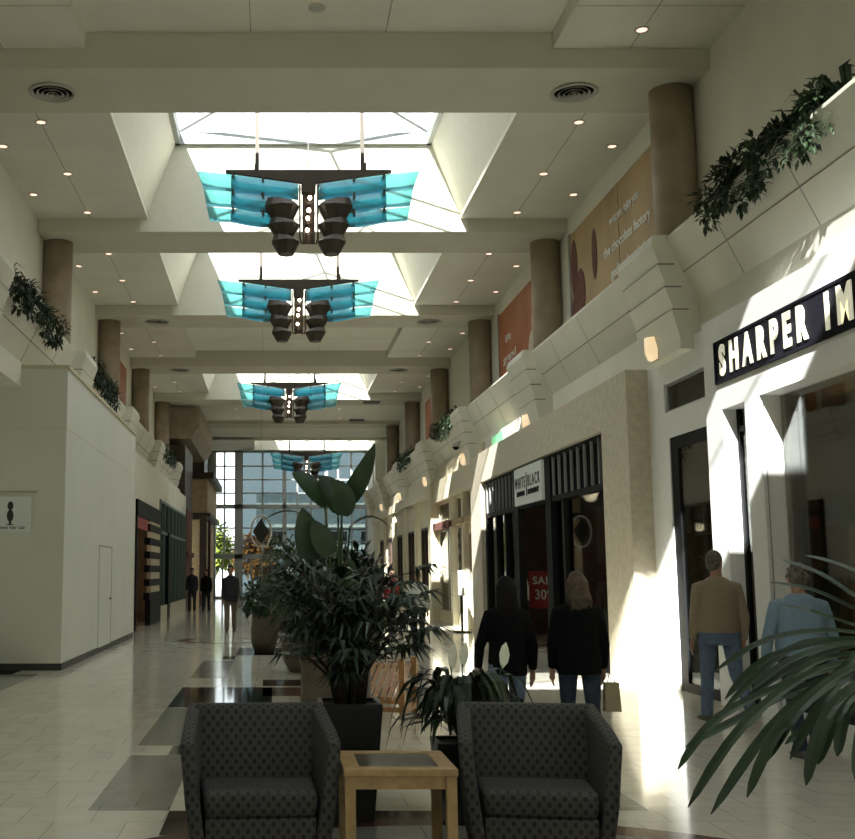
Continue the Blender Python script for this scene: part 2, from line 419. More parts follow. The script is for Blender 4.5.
# ---------------------------------------------------------------- upper walls, parapets, columns, corbels
def side(sgn,x): return x if sgn>0 else 2*CX-x
for sgn,nm in ((1,'right'),(-1,'left')):
    X=lambda x: side(sgn,x)
    w=MB(); w.box(X(WR),X(WR+.3),Y0,YE,4.4,9.3)
    for n in range(-3,8):
        y=BY(n); w.box(X(WR-.16),X(WR),y-.1,y+.85,5.0,ZB)
    # shelf behind the parapet
    w.box(X(5.63),X(WR+.1),Y0,60.5 if sgn>0 else 47.5,5.2,5.35)
    struct(w.build('wall_upper_'+nm,'wall'))
    p=MB()
    ye=60.5 if sgn>0 else 47.5
    p.prism([(X(5.15),5.90),(X(5.15),5.86),(X(5.35),5.43),(X(5.54),5.02),(X(5.62),5.02),(X(5.62),5.2),(X(5.36),5.90)],Y0,ye)
    struct(p.build('wall_parapet_'+nm,'parapet'))
    j=MB()
    def jx(z): return 5.35+(5.43-z)*.464
    j.box(X(5.343),X(5.40),Y0,ye,5.425,5.436)
    for n in range(-3,7):
        for fr in (.38,.62):
            yy=BY(n)+S*fr
            for z0,z1 in ((5.03,5.42),(5.43,5.85)):
                a0,a1=jx(z0+.001),jx(z1)
                j.hexa([(X(a0-.004),yy-.004,z0),(X(a0+.05),yy-.004,z0),(X(a0+.05),yy+.004,z0),(X(a0-.004),yy+.004,z0),
                        (X(a1-.004),yy-.004,z1),(X(a1+.05),yy-.004,z1),(X(a1+.05),yy+.004,z1),(X(a1-.004),yy+.004,z1)])
    struct(j.build('trim_joint_'+nm,'joint'))
    for n in range(-3,8 if sgn>0 else 6):
        y=BY(n)
        c=MB(); c.lathe([(.31,5.3),(.31,ZB-.001)],28,(X(5.86),y,0)); struct(c.build('column','column',smooth=False))
        for pp in COL.objects[-1:]: pass
        # corbel: stepped profile tapering down, clasping the parapet
        y0,y1=y-1.5,y-.05
        k=MB(); pr=[(5.55,5.93),(4.98,5.93),(4.95,5.80),(5.04,5.55),(5.02,5.53),(5.12,5.25),(5.10,5.23),(5.20,4.95),(5.18,4.93),(5.27,4.55),(5.27,4.42),(5.55,4.42)]
        k.prism([(X(a),b) for a,b in pr],y0,y1)
        struct(k.build('corbel','cream' if False else 'parapet'))
        l=MB()
        for (a,b) in ((5.035,5.54),(5.115,5.24),(5.195,4.94)):
            l.box(X(a-.012),X(a+.2),y0-.006,y1+.006,b-.012,b+.006)
        struct(l.build('trim_corbel','joint'))
for o in COL.objects:
    if o.name.startswith('column'):
        for p in o.data.polygons: p.use_smooth=len(p.vertices)==4
# back wall
struct(MB().box(WL-2,WR+3,Y0-.3,Y0,0,10).build('wall_back','wall'))
# roof over stores (keeps daylight out of the shop spaces)
struct(MB().box(5.62,10,Y0,YE+.2,4.98,5.1).build('ceiling_shops_right','dark')); struct(MB().box(-7,-4.25,Y0,47.4,5.05,5.15).build('ceiling_shops_left','dark'))
# ---------------------------------------------------------------- right wall with shop fronts
def wallx(name,m,x0,x1,y0,y1,z0,z1,holes,extra=None):
    """wall slab with rectangular holes (ya,yb,za,zb), holes sorted by y"""
    b=MB(); ys=sorted({y0,y1}|{q for h in holes for q in h[:2]})
    for ya,yb in zip(ys,ys[1:]):
        hs=sorted((h[2],h[3]) for h in holes if h[0]<=ya and h[1]>=yb); z=z0
        for (za,zb) in hs:
            if za>z: b.box(x0,x1,ya,yb,z,za)
            z=max(z,zb)
        if z<z1: b.box(x0,x1,ya,yb,z,z1)
    return struct(b.build(name,m))
def room(name,x0,x1,y0,y1,z1,m,mf='floor',t=.1):
    b=MB()
    xo=x1 if x1>x0 else x1-t; 
    far=(x1,x1+t) if x1>x0 else (x1-t,x1)
    b.box(far[0],far[1],y0-t,y1+t,0,z1+t); lo,hi=min(x0,x1),max(x0,x1)
    b.box(lo,hi,y0-t,y0,0,z1+t); b.box(lo,hi,y1,y1+t,0,z1+t); b.box(lo,hi,y0,y1,z1,z1+t)
    return struct(b.build(name,m))
# gadget shop, white facade (Y 5..13.6)
XS=5.33
wallx('wall_right_white_shop','white',XS,XS+.28,Y0,13.62,0,4.6,[(5.0,12.12,.12,3.48),(12.5,13.14,0.0,3.47)])
struct(MB().box(5.535,5.62,Y0,16.3,3.9,5.04).build('wall_right_header','wall'))
# recessed entrance glass (Y 13.62..16)
wallx('wall_right_entrance','white',5.44,5.55,13.62,16.1,0,4.6,[(13.75,15.35,3.74,4.14),(13.62,15.25,0.0,3.38)])
f=MB(); f.box(5.46,5.52,15.0,15.25,0,3.38); f.box(5.46,5.52,13.62,15.0,3.22,3.38); f.box(5.46,5.52,13.62,13.75,0,3.22); f.box(5.46,5.52,13.62,15.0,0,.12)
wd=thing('window_6','','x'); del wd['label'],wd['category']; wd['kind']='structure'
f.build('frame','black',wd); MB().box(5.485,5.495,13.75,15.0,.12,3.22).build('pane','sglass',wd)
wd=thing('window_7','','x'); del wd['label'],wd['category']; wd['kind']='structure'
q=MB(); q.box(5.48,5.52,13.75,15.35,4.10,4.14); q.box(5.48,5.52,13.75,15.35,3.74,3.77); q.box(5.48,5.52,15.3,15.35,3.74,4.14); q.build('frame','steel',wd)
MB().box(5.495,5.505,13.75,15.35,3.74,4.14).build('pane','tint',wd)
wd=thing('window_8','','x'); del wd['label'],wd['category']; wd['kind']='structure'
q=MB(); q.box(5.50,5.56,12.78,12.9,0,3.47); q.box(5.50,5.56,12.5,13.14,3.2,3.26); q.box(5.50,5.56,13.08,13.14,0,3.47); q.build('frame','black',wd)
MB().box(5.525,5.532,12.5,13.14,0,3.47).build('pane','sglass',wd)
wd=thing('window_9','','x'); del wd['label'],wd['category']; wd['kind']='structure'
q=MB(); q.box(5.53,5.6,9.9,9.96,.12,3.48); q.box(5.53,5.6,5,12.12,.12,.2); q.box(5.53,5.6,7.4,7.46,.12,3.48); q.build('frame','black',wd)
MB().box(5.56,5.57,5.0,12.12,.2,3.48).build('pane','sglass',wd)
struct(MB().box(XS+.04,XS+.05,12.12,12.125,.12,3.4).build('trim_20','joint'))
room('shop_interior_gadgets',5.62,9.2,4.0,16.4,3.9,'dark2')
# things seen inside that shop
sh=thing('shelf_unit','tan wall shelf unit with dark screen recess inside the white-fronted shop','shelf',(6.6,0,0))
b=MB(); b.box(0,.4,12.9,13.0,.0,2.4); b.box(0,.4,14.6,14.7,0,2.4); b.box(.36,.4,12.9,14.7,0,2.4)
for z in (.4,1.0,1.6,2.35): b.box(0,.4,12.95,14.65,z,z+.05)
b.build('body','tan',sh)
tv=MB(); tv.box(5.8,6.5,11.85,11.92,2.05,2.42); tag(tv.build('display_screen','black',bevel=.01),'dark wall display panel seen through the white shop\'s big window','screen')
cab=MB(); cab.box(6.9,8.9,11.0,11.6,0,2.0); tag(cab.build('display_cabinet','tan',bevel=.01),'tall tan display cabinet inside the white-fronted shop','cabinet')
for k,(x,y) in enumerate(((6.4,9.8),(7.4,8.9))):
    cab=MB(); cab.box(x,x+.5,y,y+.9,0,1.1); tag(cab.build('display_plinth','dark',bevel=.01),('low dark display plinth nearest the white shop window','dark display plinth deeper inside the white shop')[k],'plinth')
pl=thing('spot_lamp_bar','black ceiling bar with two glowing bulbs inside the white-fronted shop','lamp',(6.6,10.9,3.3))
MB().tube([(0,0,.6),(0,0,0)],.012,6).build('stem','black',pl); MB().tube([(-.12,0,0),(.14,0,0)],.012,6).build('bar','black',pl)
for x in (-.1,.12): MB().ell((x,-.02,-.04),(.035,.035,.035),10,6).build('bulb','bulb',pl,smooth=True)
for k,(y,z,h_,lab) in enumerate(((11.2,1.0,.5,'white product box on the tan cabinet shelf side'),(10.3,.0,.9,'pale upright gadget box on the shop floor'))):
    q=MB(); q.box(7.9,8.3,y-.9,y-.5,0,.4+h_); tag(q.build('product_box','cream',bevel=.01),lab,'box')
q=MB(); q.box(9.0,9.12,6.0,12.6,1.35,1.42); q.box(9.0,9.12,6,12.6,2.2,2.27); q.box(9.0,9.12,6,12.6,.5,.57); 
for y in (6,8.2,10.4,12.5): q.box(9.0,9.12,y,y+.06,0,2.8)
tag(q.build('wall_shelving','brown'),'dark wall shelving along the back of the white-fronted shop','shelf')
# shop sign
sg=thing('shop_sign','long black fascia sign with cream capital letters above the white shop front','sign',(XS-.03,0,0))
b=MB(); b.box(.012,.03,5.5,13.2,3.80,4.27); b.build('sign_box','signblack',sg,bevel=.01)
fr=MB(); fr.box(.002,.03,5.5,13.22,4.26,4.29); fr.box(.002,.03,5.5,13.22,3.78,3.81); fr.box(.002,.03,13.19,13.23,3.78,4.29); fr.build('frame','signblack',sg)
def fit_text(txt,name,y_start,y_end,z0,h,m,parent,x,depth=.02,bold=.02,sp=1.1):
    o=text_obj(txt,name,h/.69,depth,m,parent,(x,y_start,z0),(0,-1,0),(0,0,1),1,bold,spacing=sp)
    ys=[v.co.y for v in o.data.vertices]; w=max(ys)-min(ys); k=abs(y_end-y_start)/w; ym=max(ys)
    for v in o.data.vertices: v.co.y=y_start+(v.co.y-ym)*k
    return o
fit_text('SHARPER','letters',13.06,10.86,3.875,.33,'letter',sg,.002,.006,.022,1.75)
fit_text('IMAGE','letters',10.5,8.85,3.875,.33,'letter',sg,.002,.006,.022,1.75)
# stone facade fashion store (Y 16.0..29)
XW=5.12
wallx('wall_right_stone','stone',XW,5.52,16.0,28.9,0,4.47,[(17.3,27.5,.0,3.74)])
cp=MB(); cp.box(5.5,5.55,16,60.5,0,0.01); 
struct(MB().box(5.535,5.62,16.3,60.5,4.3,5.04).build('wall_right_above_stone','wall'))
wd=thing('window_10','','x'); del wd['label'],wd['category']; wd['kind']='structure'
f=MB(); x0,x1=5.22,5.34
f.box(x0,x1,17.3,27.5,3.66,3.74); f.box(x0,x1,17.3,27.5,2.86,2.96); f.box(x0,x1,17.3,17.55,0,3.7); f.box(x0,x1,27.3,27.5,0,3.7)
for y in (20.15,25.2,26.2): f.box(x0,x1,y-.07,y+.07,.0,2.9)
for y in (21.1,23.9): f.box(x0-.03,x1,y-.2,y+.2,0,3.7)
f.box(x0,x1,17.3,21,0,.35); f.box(x0,x1,24,27.5,0,.35)
f.build('frame','black',wd)
g=MB(); g.box(5.30,5.31,17.5,21.0,.35,2.9); g.box(5.30,5.31,24.0,27.4,.35,2.9); g.build('pane','sglass',wd)
g=MB(); g.box(5.33,5.36,17.4,27.4,2.92,3.7); g.build('transom_backing','blackm',wd)
g=MB()
for i in range(8): y=17.75+i*.42; g.box(5.20,5.24,y,y+.05,2.96,3.68)
for i in range(9): y=24.2+i*.37; g.box(5.20,5.24,y,y+.04,2.96,3.68)
g.build('transom_bars','steel',wd)
sg=thing('shop_sign','square white hanging fascia sign with black lettering over the black shop front','sign',(5.18,0,0))
MB().box(-.05,.03,21.3,23.7,2.93,3.69).build('sign_face','signwhite',sg,bevel=.008)
fit_text('WHITE','letters',23.6,22.66,3.27,.22,'black',sg,-.056,.003,.002,1.4); fit_text('BLACK','letters',22.42,21.4,3.27,.22,'black',sg,-.056,.003,.002,1.4)
fit_text('HOUSE','letters',23.4,22.72,3.11,.085,'black',sg,-.06,.01,.006); fit_text('MARKET','letters',22.4,21.5,3.11,.085,'black',sg,-.06,.01,.006)
MB().box(-.06,-.045,22.53,22.56,3.08,3.55).build('divider','black',sg)
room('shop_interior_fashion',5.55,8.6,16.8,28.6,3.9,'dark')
po=thing('poster_stand','red poster on a stand inside the doorway of the black shop front','poster',(5.84,24.5,0),R(50))
MB().box(-.01,.01,-.45,.3,.78,1.58).build('panel','red',po); MB().tube([(0,-.15,0),(0,-.15,.8)],.02,8).build('post','steel',po); MB().box(-.15,.15,-.3,0,0,.02).build('foot','steel',po)
fit_text('SALE','letters',.2,-.35,1.3,.16,'txtw',po,-.02,.003,.004); fit_text('30%','letters',.15,-.3,.98,.2,'txtw',po,-.02,.003,.004)
def mannequin(x,y,m,lab,h=1.7):
    t=thing('mannequin',lab,'mannequin',(x,y,0))
    MB().lathe([(.16,0),(.16,.02),(.02,.03),(.02,.85)],16).build('stand','steel',t,smooth=True)
    b=MB(); b.loft([(0,0,.55,.20,.16),(0,0,.8,.17,.13),(0,0,1.0,.13,.1),(0,0,1.2,.16,.12),(0,0,1.38,.19,.1),(0,0,1.44,.08,.06),(0,0,1.52,.05,.05)],14)
    for s in (-1,1): b.tube([(s*.17,0,1.38),(s*.23,0,1.15),(s*.24,-.04,.9)],[.055,.045,.035],8)
    b.build('torso',m,t,smooth=True)
    MB().ell((0,0,1.62),(.08,.095,.12),12,8).build('head','skind',t,smooth=True)
    return t
mannequin(5.75,19.2,'shirtw','mannequin in a pale top nearest the right end of the black shop window')
mannequin(6.0,20.6,'navy','mannequin in dark clothes in the black shop window left of the pale one')
mannequin(6.6,18.6,'brown','mannequin in brown clothes set back behind the pale one in the black shop')
mannequin(5.8,26.7,'shirtw','mannequin in a light top in the far window of the black shop front')
tb=thing('display_table','dark display table with folded clothes inside the black shop','table',(6.8,22.6,0))
MB().box(-.5,.5,-.8,.8,.7,.76).build('top','brown',tb)
for x in (-.42,.42):
    for y in (-.7,.7): MB().box(x-.03,x+.03,y-.03,y+.03,0,.7).build('leg','brown',tb)
dr=MB(); dr.box(6.9,7.0,20.9,21.0,0,2.4); dr.box(6.9,7.0,23.4,23.5,0,2.4); dr.box(6.9,7.0,21,23.4,2.3,2.4); struct(dr.build('trim_21','tan'))
struct(MB().box(6.3,6.36,21.0,21.9,0,2.8).build('trim_22','cream'))
# next shops beyond on the right
wallx('wall_right_far','cream',5.45,5.55,28.9,60.5,0,4.9,[(29.3,31.3,.0,2.6),(31.4,33.2,.3,2.9),(33.6,36.6,.35,2.9),(29.6,31.2,3.1,3.75),(31.5,33.2,3.1,3.7),(33.6,36.6,3.1,3.7)]+
  [(38.9+i*3.9,40.9+i*3.9,.25,3.1) for i in range(5)])
b=MB()
b.box(5.2,5.46,36.8,37.5,0,4.45); b.box(5.3,5.46,28.9,37,3.78,4.45); b.box(5.3,5.46,37.5,60,4.1,4.45); b.box(5.3,5.46,31.2,31.45,0,3.78); b.box(5.3,5.46,33.2,33.6,0,3.78)
for i in range(5): b.box(5.36,5.46,38.2+i*3.9,38.5+i*3.9,0,4.1); b.box(5.36,5.46,41.3+i*3.9,41.6+i*3.9,0,4.1)
struct(b.build('trim_pilasters','cream'))
struct(MB().box(5.30,5.46,29.3,33.6,2.90,3.08).build('trim_tan_band','tan')); struct(MB().box(5.26,5.46,33.6,36.8,2.88,3.1).build('trim_red_band','brick'))
wd=thing('window_11','','x'); del wd['label'],wd['category']; wd['kind']='structure'
f=MB()
for y in (32.2,35.1): f.box(5.48,5.52,y-.04,y+.04,.3,2.9)
for (a,c) in ((31.4,33.2),(33.6,36.6)): f.box(5.48,5.52,a,c,.3,.36); f.box(5.48,5.52,a,c,2.84,2.9)
f.build('frame','rim',wd)
g=MB(); g.box(5.5,5.505,31.4,36.6,.3,2.9); g.box(5.5,5.505,29.6,36.6,3.1,3.7); g.build('pane','sglass',wd)
for i in range(5):
    wd=thing('window_%d'%(12+i),'','x'); del wd['label'],wd['category']; wd['kind']='structure'
    f=MB(); a,c=38.9+i*3.9,40.9+i*3.9
    f.box(5.42,5.5,a,a+.1,.25,3.1); f.box(5.42,5.5,c-.1,c,.25,3.1); f.box(5.42,5.5,(a+c)/2-.05,(a+c)/2+.05,.25,3.1); f.box(5.42,5.5,a,c,1.0,1.06); f.box(5.42,5.5,a,c,3.02,3.1); f.build('frame','brown',wd)
    MB().box(5.5,5.505,a,c,.25,3.1).build('pane','sglass',wd)
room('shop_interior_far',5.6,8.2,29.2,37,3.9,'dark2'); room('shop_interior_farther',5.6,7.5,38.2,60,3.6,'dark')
# window ornament strings
for k,y in enumerate((30.3,)):
    t=thing('hanging_ornaments','string of dark lettering and discs in the transom-topped cream shop window','decoration',(5.42,32.6,0))
    MB().tube([(0,0,1.5),(0,0,2.86)],.008,6).build('cord','black',t)
    for z in (1.6,1.95,2.3,2.6): MB().ell((0,0,z),(.02,.2,.13),12,8).build('disc','brown',t,smooth=True)
t=thing('poster_stand','white lit poster board on a black stand beside the stone pilaster','poster',(4.95,29.6,0))
MB().box(-.03,.03,-.35,.35,.95,1.6).build('panel','shirtw',t,bevel=.01); MB().box(-.025,.025,-.03,.03,0,1).build('post','black',t); MB().box(-.2,.2,-.25,.25,0,.03).build('foot','black',t)
tag(MB().box(5.47,5.545,26.4,27.7,4.62,4.88).build('lit_panel','green'),'small green lit panel above the stone shop facade','panel')
# sconces under the corbels
def sconce(x,y,z,s,lab):
    t=thing('wall_sconce',lab,'lamp',(x,y,z),0 if s>0 else PI,'alabaster wall sconces under the corbels')
    MB().box(-.0,.03,-.13,.13,-.17,.17).build('back_plate','rim',t,bevel=.01)
    b=MB(); vs=[];n=8
    for i in range(n+1):
        a=-PI/2+PI*i/n
        for zz,k in ((-.15,.7),(-.05,1),(.15,1)): vs.append((-.13*math.cos(a)*k,.12*math.sin(a),zz))
    fs=[]
    for i in range(n):
        for k in range(2): fs.append((i*3+k,i*3+k+1,(i+1)*3+k+1,(i+1)*3+k))
    fs.append(tuple(i*3 for i in range(n+1))); fs.append(tuple(i*3+2 for i in range(n,-1,-1)))
    b.add(vs,fs); b.build('shade','sconce',t,smooth=True)
    return t
ordn=['first','second','third','fourth','fifth','sixth','seventh']
for k,n in enumerate(range(1,7)):
    y=BY(n)-.55
    sconce(5.26,y,4.60,1,'glowing wall sconce under the %s corbel from the front on the right wall'%ordn[k])
for k,n in enumerate((4,5)):
    sconce(side(-1,5.26),BY(n)-.6,4.62,-1,'glowing sconce on the left wall above the %s shop front beyond the barricade'%('striped' if k==0 else 'glazed'))
# dome camera
t=thing('dome_camera','small dark dome security camera bracketed to the right parapet','camera',(5.0,30.3,4.93))
MB().tube([(.35,0,.15),(.1,0,.15),(0,0,.12)],.02,8).build('bracket','rim',t,smooth=True); MB().lathe([(.09,.12),(.11,.06),(.11,0)],16).build('housing','rim',t,smooth=True); MB().ell((0,0,0),(.09,.09,.09),14,8).build('dome','black',t,smooth=True)
# banners on the right upper wall
XB=6.08
t=thing('wall_banner','caramel coloured banner with white script lines, nearest on the right upper wall','banner',(XB,0,0))
MB().box(0,.03,17.15,22.2,5.5,8.36).build('panel','bannertan',t)
MB().box(-.02,.04,22.18,22.26,5.4,8.4).build('edge_strip','steel',t); MB().box(-.02,.04,17.1,17.16,5.4,8.4).build('edge_strip','steel',t)
MB().box(-.01,0,18.9,22.18,5.5,6.4).build('pale_lower_band','stone',t)
MB().box(-.012,0,19.0,19.06,5.5,8.36).build('seam','tan',t)
pb=MB(); 
for (y,z,ry,rz2) in ((21.9,7.6,.25,.6),(21.5,7.0,.35,.5),(21.9,6.7,.3,.35),(20.5,7.5,.18,.5)): pb.ell((-.004,y,z),(.008,ry,rz2),14,8)
pb.build('print_figures','brick',t,smooth=True)
fit_text('welcome, enjoy your','letters',19.5,17.85,7.72,.16,'txtw',t,-.01,.002,.007,1); fit_text('the chocolate factory','letters',19.9,17.35,7.22,.18,'txtw',t,-.01,.002,.006,1); fit_text('godiva chocolatier','letters',19.5,17.45,6.75,.18,'txtw',t,-.01,.002,.006,1)
struct(MB().box(XB-.02,XB+.05,16.55,16.95,5.5,8.5).build('window_20','black'))
t=thing('wall_banner','orange banner with three short white words, farther along the right upper wall','banner',(XB,0,0))
MB().box(0,.03,24.7,29.4,5.5,8.36).build('panel','banneror',t)
MB().box(-.02,.04,29.4,29.48,5.4,8.4).build('frame','steel',t)
pb=MB()
for (y,z,ry,rz2) in ((25.6,6.6,.5,.6),(25.4,7.3,.25,.4)): pb.ell((-.004,y,z),(.008,ry,rz2),14,8)
pb.build('print_figures','stone',t,smooth=True)
fit_text('life','letters',28.6,27.9,7.45,.2,'txtw',t,-.01,.002,.002,1); fit_text('grand','letters',28.9,27.4,6.95,.2,'txtw',t,-.01,.002,.002,1); fit_text('now','letters',28.4,27.6,6.5,.18,'txtw',t,-.01,.002,.006,1)
t=tag(MB().box(XB,XB+.03,40,44,5.5,8.2).build('wall_banner','banneror'),'distant rust coloured banner on the right upper wall','banner')
t=tag(MB().box(2*CX-XB-.03,2*CX-XB,32.5,36.5,5.5,8.2).build('wall_banner','banneror'),'rust coloured banner on the left upper wall between columns','banner')
# ---------------------------------------------------------------- left side
bc=thing('barricade','tall white drywall construction barricade on the left with a flush door','barricade',(-3.38,18.3,0))
MB().box(-1.24,0,0,9.25,.10,4.9).build('panel','drywall',bc,bevel=.01)
MB().box(-1.24,.012,-.012,9.26,0,.11).build('base_strip','base',bc)
MB().box(-1.24,.03,-.03,9.28,4.9,4.96).build('cap','cream',bc)
d=MB().box(0,.014,3.75,5.4,.1,2.06).build('door','drywall',bc,bevel=.004)
MB().box(.002,.018,5.4,5.42,.1,2.08).box(.002,.018,3.73,5.42,2.06,2.08).build('gap','joint',bc)
MB().ell((.03,5.2,1.02),(.03,.04,.025),10,6).build('handle','steel',d,smooth=True)
j=MB(); j.box(0,.003,0,9.2,3.9,3.91); j.box(-1.24,0,-.003,0,3.9,3.91); j.build('panel_joint','cream',bc)
t=thing('hanging_sign','white banner sign with a dark figure emblem hung on the barricade front','sign',(-4.55,18.27,2.2))
MB().box(0,.63,-.04,-.015,0,.58).build('panel','signwhite',t,bevel=.004)
MB().tube([(0,-.03,.66),(.72,-.03,.66)],.014,8).build('rail','vent',t)
e=MB(); e.ell((.30,-.045,.43),(.05,.012,.07),12,8); e.ell((.30,-.045,.27),(.055,.012,.10),12,8); e.ell((.30,-.045,.16),(.02,.012,.05),10,6); e.box(.24,.36,-.05,-.042,.115,.13); e.build('emblem','base',t,smooth=True)
text_obj('summer hair Lab','letters',.075,.002,'base',t,(.03,-.042,.055),(1,0,0),(0,0,1),1,.001)
# left wall ground floor
wallx('wall_left_near','wall',-4.75,-4.65,Y0,18.3,0,5.0,[])
struct(MB().box(-4.7,-4.15,Y0,18.3,4.6,5.0).build('wall_left_header','wall'))
wallx('wall_left_shops','wall',-3.9,-3.65,27.6,47.5,0,4.7,[(30.0,36.3,0,3.5),(36.4,46.9,.45,3.9)])
struct(MB().box(-4.25,-3.9,27.6,47.5,4.6,5.0).build('wall_left_header_far','wall'))
room('shop_interior_left',-3.95,-6.5,29.5,36.3,3.7,'dark2'); room('shop_interior_left_far',-3.95,-6.5,36.5,47.2,4.1,'dark')
b=MB(); b.box(-3.72,-3.6,30.0,30.2,0,3.5); b.box(-3.72,-3.58,30,36.3,3.05,3.5); b.box(-3.72,-3.56,33.2,36.3,0,.75); struct(b.build('trim_31','black'))
b=MB(); b.box(-3.72,-3.6,33.6,36.2,.75,3.05); struct(b.build('trim_32','cream'))
b=MB()
for i in range(6): b.box(-3.72,-3.55,32.8,36.3,.75+i*.40,.95+i*.40)
struct(b.build('trim_33','black'))
struct(MB().box(-3.7,-3.62,30.2,32.8,2.75,3.05).build('trim_34','red'))
wd=thing('window_21','','x'); del wd['label'],wd['category']; wd['kind']='structure'
f=MB()
for i in range(8): y=36.4+i*1.5; f.box(-3.74,-3.6,y-.05,y+.05,.45,3.9)
f.box(-3.74,-3.6,36.4,46.9,3.82,3.9); f.box(-3.74,-3.6,36.4,46.9,2.8,2.88); f.build('frame','greenframe',wd); MB().box(-3.70,-3.69,36.4,46.9,.45,3.9).build('pane','sglass',wd)
struct(MB().box(-3.8,-3.55,38.8,39.5,0,2.9).build('door_1','black'))
struct(MB().box(-3.70,-3.58,36.4,47,0,.45).build('trim_35','stone'))
# dark restaurant frontage
b=MB(); b.box(-4.87,-3.7,47.5,52,0,6.9); struct(b.build('wall_left_brown','brown'))
b=MB(); b.box(-3.72,-3.62,47.6,51,0,4.2); b.box(-3.7,-3.55,47.6,51.5,2.2,2.4); struct(b.build('trim_36','brick'))
t=thing('bay_front','dark wooden shop bay with overhanging cornice near the end wall','shop front',(-3.2,53,0))
MB().box(-1.4,.0,0,8.8,0,4.0).build('panel','tan',t)
MB().box(-1.4,.45,-.4,8.8,5.9,6.2).box(-1.4,.3,-.3,8.8,4.1,4.3).build('cornice','brown',t)
MB().box(-1.4,.15,-.1,8.8,4.3,5.9).build('fascia','tan',t)
MB().box(-.2,.12,-.15,.2,0,4.1).box(-.2,.12,3.3,3.6,0,4.1).build('pilaster','brown',t)
struct(MB().box(-4.87,-3.75,62,66,0,8.6).build('wall_left_end','brown'))
struct(MB().prism([(-4.86,ZB),(-3.1,ZB),(-3.1,7.7),(-3.5,7.2),(-4.86,7.2)],47.5,58).build('ceiling_bulkhead','column'))
# right end block
b=MB(); b.box(5.6,7.5,60.5,66,0,8.6); struct(b.build('wall_right_end','wall'))
# soffit curved, white
# ---------------------------------------------------------------- end window wall
wd=thing('window_30','','x'); del wd['label'],wd['category']; wd['kind']='structure'
f=MB(); Y=YE
XsM=[(-3.75,-3.3),(-2.2,-1.72),(.62,.85),(3.1,3.3),(5.5,5.7)]
for a,c in XsM: f.box(a,c,Y,Y+.35,0,8.8)
for x in (-2.8,-.55,1.5,2.3,3.9,4.7): f.box(x-.05,x+.05,Y+.05,Y+.2,2.44,8.8)
for z in (3.3,4.1,6.15,6.95,7.75): f.box(-3.4,5.6,Y+.05,Y+.18,z-.04,z+.04)
for z,h in ((5.36,.12),(2.44,.14),(8.68,.12),(.06,.06)): f.box(-3.5,5.7,Y,Y+.3,z-h,z+h)
for x in (-2.9,-2.5,-1.2,-.6,0,1.2,1.8,2.6,3.8,4.6): f.box(x-.05,x+.05,Y+.02,Y+.15,0,2.44)
f.build('frame','alum',wd)
g=MB(); g.box(-3.4,-2.0,Y+.1,Y+.11,0,8.7); g.build('pane','glass',wd)
g=MB(); g.box(-1.9,5.6,Y+.1,Y+.11,2.3,8.7); g.build('pane','tint',wd)
g=MB(); g.box(-1.9,5.6,Y+.1,Y+.11,0,2.3); g.build('pane','tint',wd)
struct(MB().box(WL-2,WR+2,YE+.02,YE+.3,8.75,12).box(WL-2,-3.7,YE,YE+.3,0,9).box(5.6,WR+3,YE,YE+.3,0,9).build('wall_end','wall'))
ld=bpy.data.lights.new('portal','AREA'); ld.shape='RECTANGLE'; ld.size=8.9; ld.size_y=8.6; lo=bpy.data.objects.new('end_portal',ld); COL.objects.link(lo); lo.location=(1.1,YE-.03,4.35); lo.rotation_euler=(R(-90),0,0); ld.cycles.is_portal=True
# hanging oval emblem with diamond
t=thing('hanging_emblem','white oval ring with a dark diamond hung before the end window','emblem',(-.39,40,2.98))
MB().tube([(.36*math.cos(a),0,.55*math.sin(a)) for a in [2*PI*i/32 for i in range(33)]],.035,8).build('ring','white',t,smooth=True)
MB().prism([(-.30,0),(0,-.46),(.30,0),(0,.46)],-.02,.02).build('diamond','base',t)
MB().tube([(0,0,.55),(0,0,5.6)],.005,6).build('hanger_cable','steel',t)
# outside
ex=MB().box(-60,60,YE+.4,140,-.3,-.02).build('outside_ground','asph'); struct(ex)
t=thing('outside_building','long pale grey building outside beyond the end window','building',(0,86,0))
MB().box(-1.2,40,0,12,-.1,7.6).build('facade','greyb',t)
b=MB(); 
for z in (1.6,3.2,4.8,6.4): b.box(-1.2,40,-.12,0,z,z+.35)
b.build('ledges','rim',t)
b=MB()
for i in range(16): b.box(-.4+i*2.4,.9+i*2.4,-.06,0,.4,1.4); b.box(-.4+i*2.4,.9+i*2.4,-.06,0,3.7,4.6)
b.build('window_band','blackm',t)
# ---------------------------------------------------------------- leaves helpers
def rnd(a,b): return random.uniform(a,b)
def leafblob(mb,c,r,n,ls,wid=.45,droop=.2,nseg=2):
    for _ in range(n):
        d=Vector((rnd(-1,1),rnd(-1,1),rnd(-.8,1))); 
        if d.length<.1: continue
        d.normalize(); k=rnd(.35,1)**.6
        p=Vector((c[0]+d.x*r[0]*k,c[1]+d.y*r[1]*k,c[2]+d.z*r[2]*k))
        e=(d+Vector((rnd(-.7,.7),rnd(-.7,.7),rnd(-.9,.4)-droop))).normalized()*ls*rnd(.7,1.3)
        mid=p+e*.5+Vector((0,0,ls*.08)); w=ls*wid*.5
        mb.blade([p,mid,p+e],[w*.25,w,.002],.2)
def autumn_tree(x,y,h,m,lab):
    t=thing('tree',lab,'tree',(x,y,0))
    MB().tube([(0,0,0),(.1,0,h*.5),(0,.1,h*.8)],[.14,.1,.04],8).build('trunk','bark',t,smooth=True)
    b=MB()
    for _ in range(16): leafblob(b,(rnd(-.9,.9),rnd(-.6,.6),h*.55+rnd(-.3,1)*h*.35),(1.0,1.0,h*.2),110,.36,.8)
    b.build('foliage',m,t)
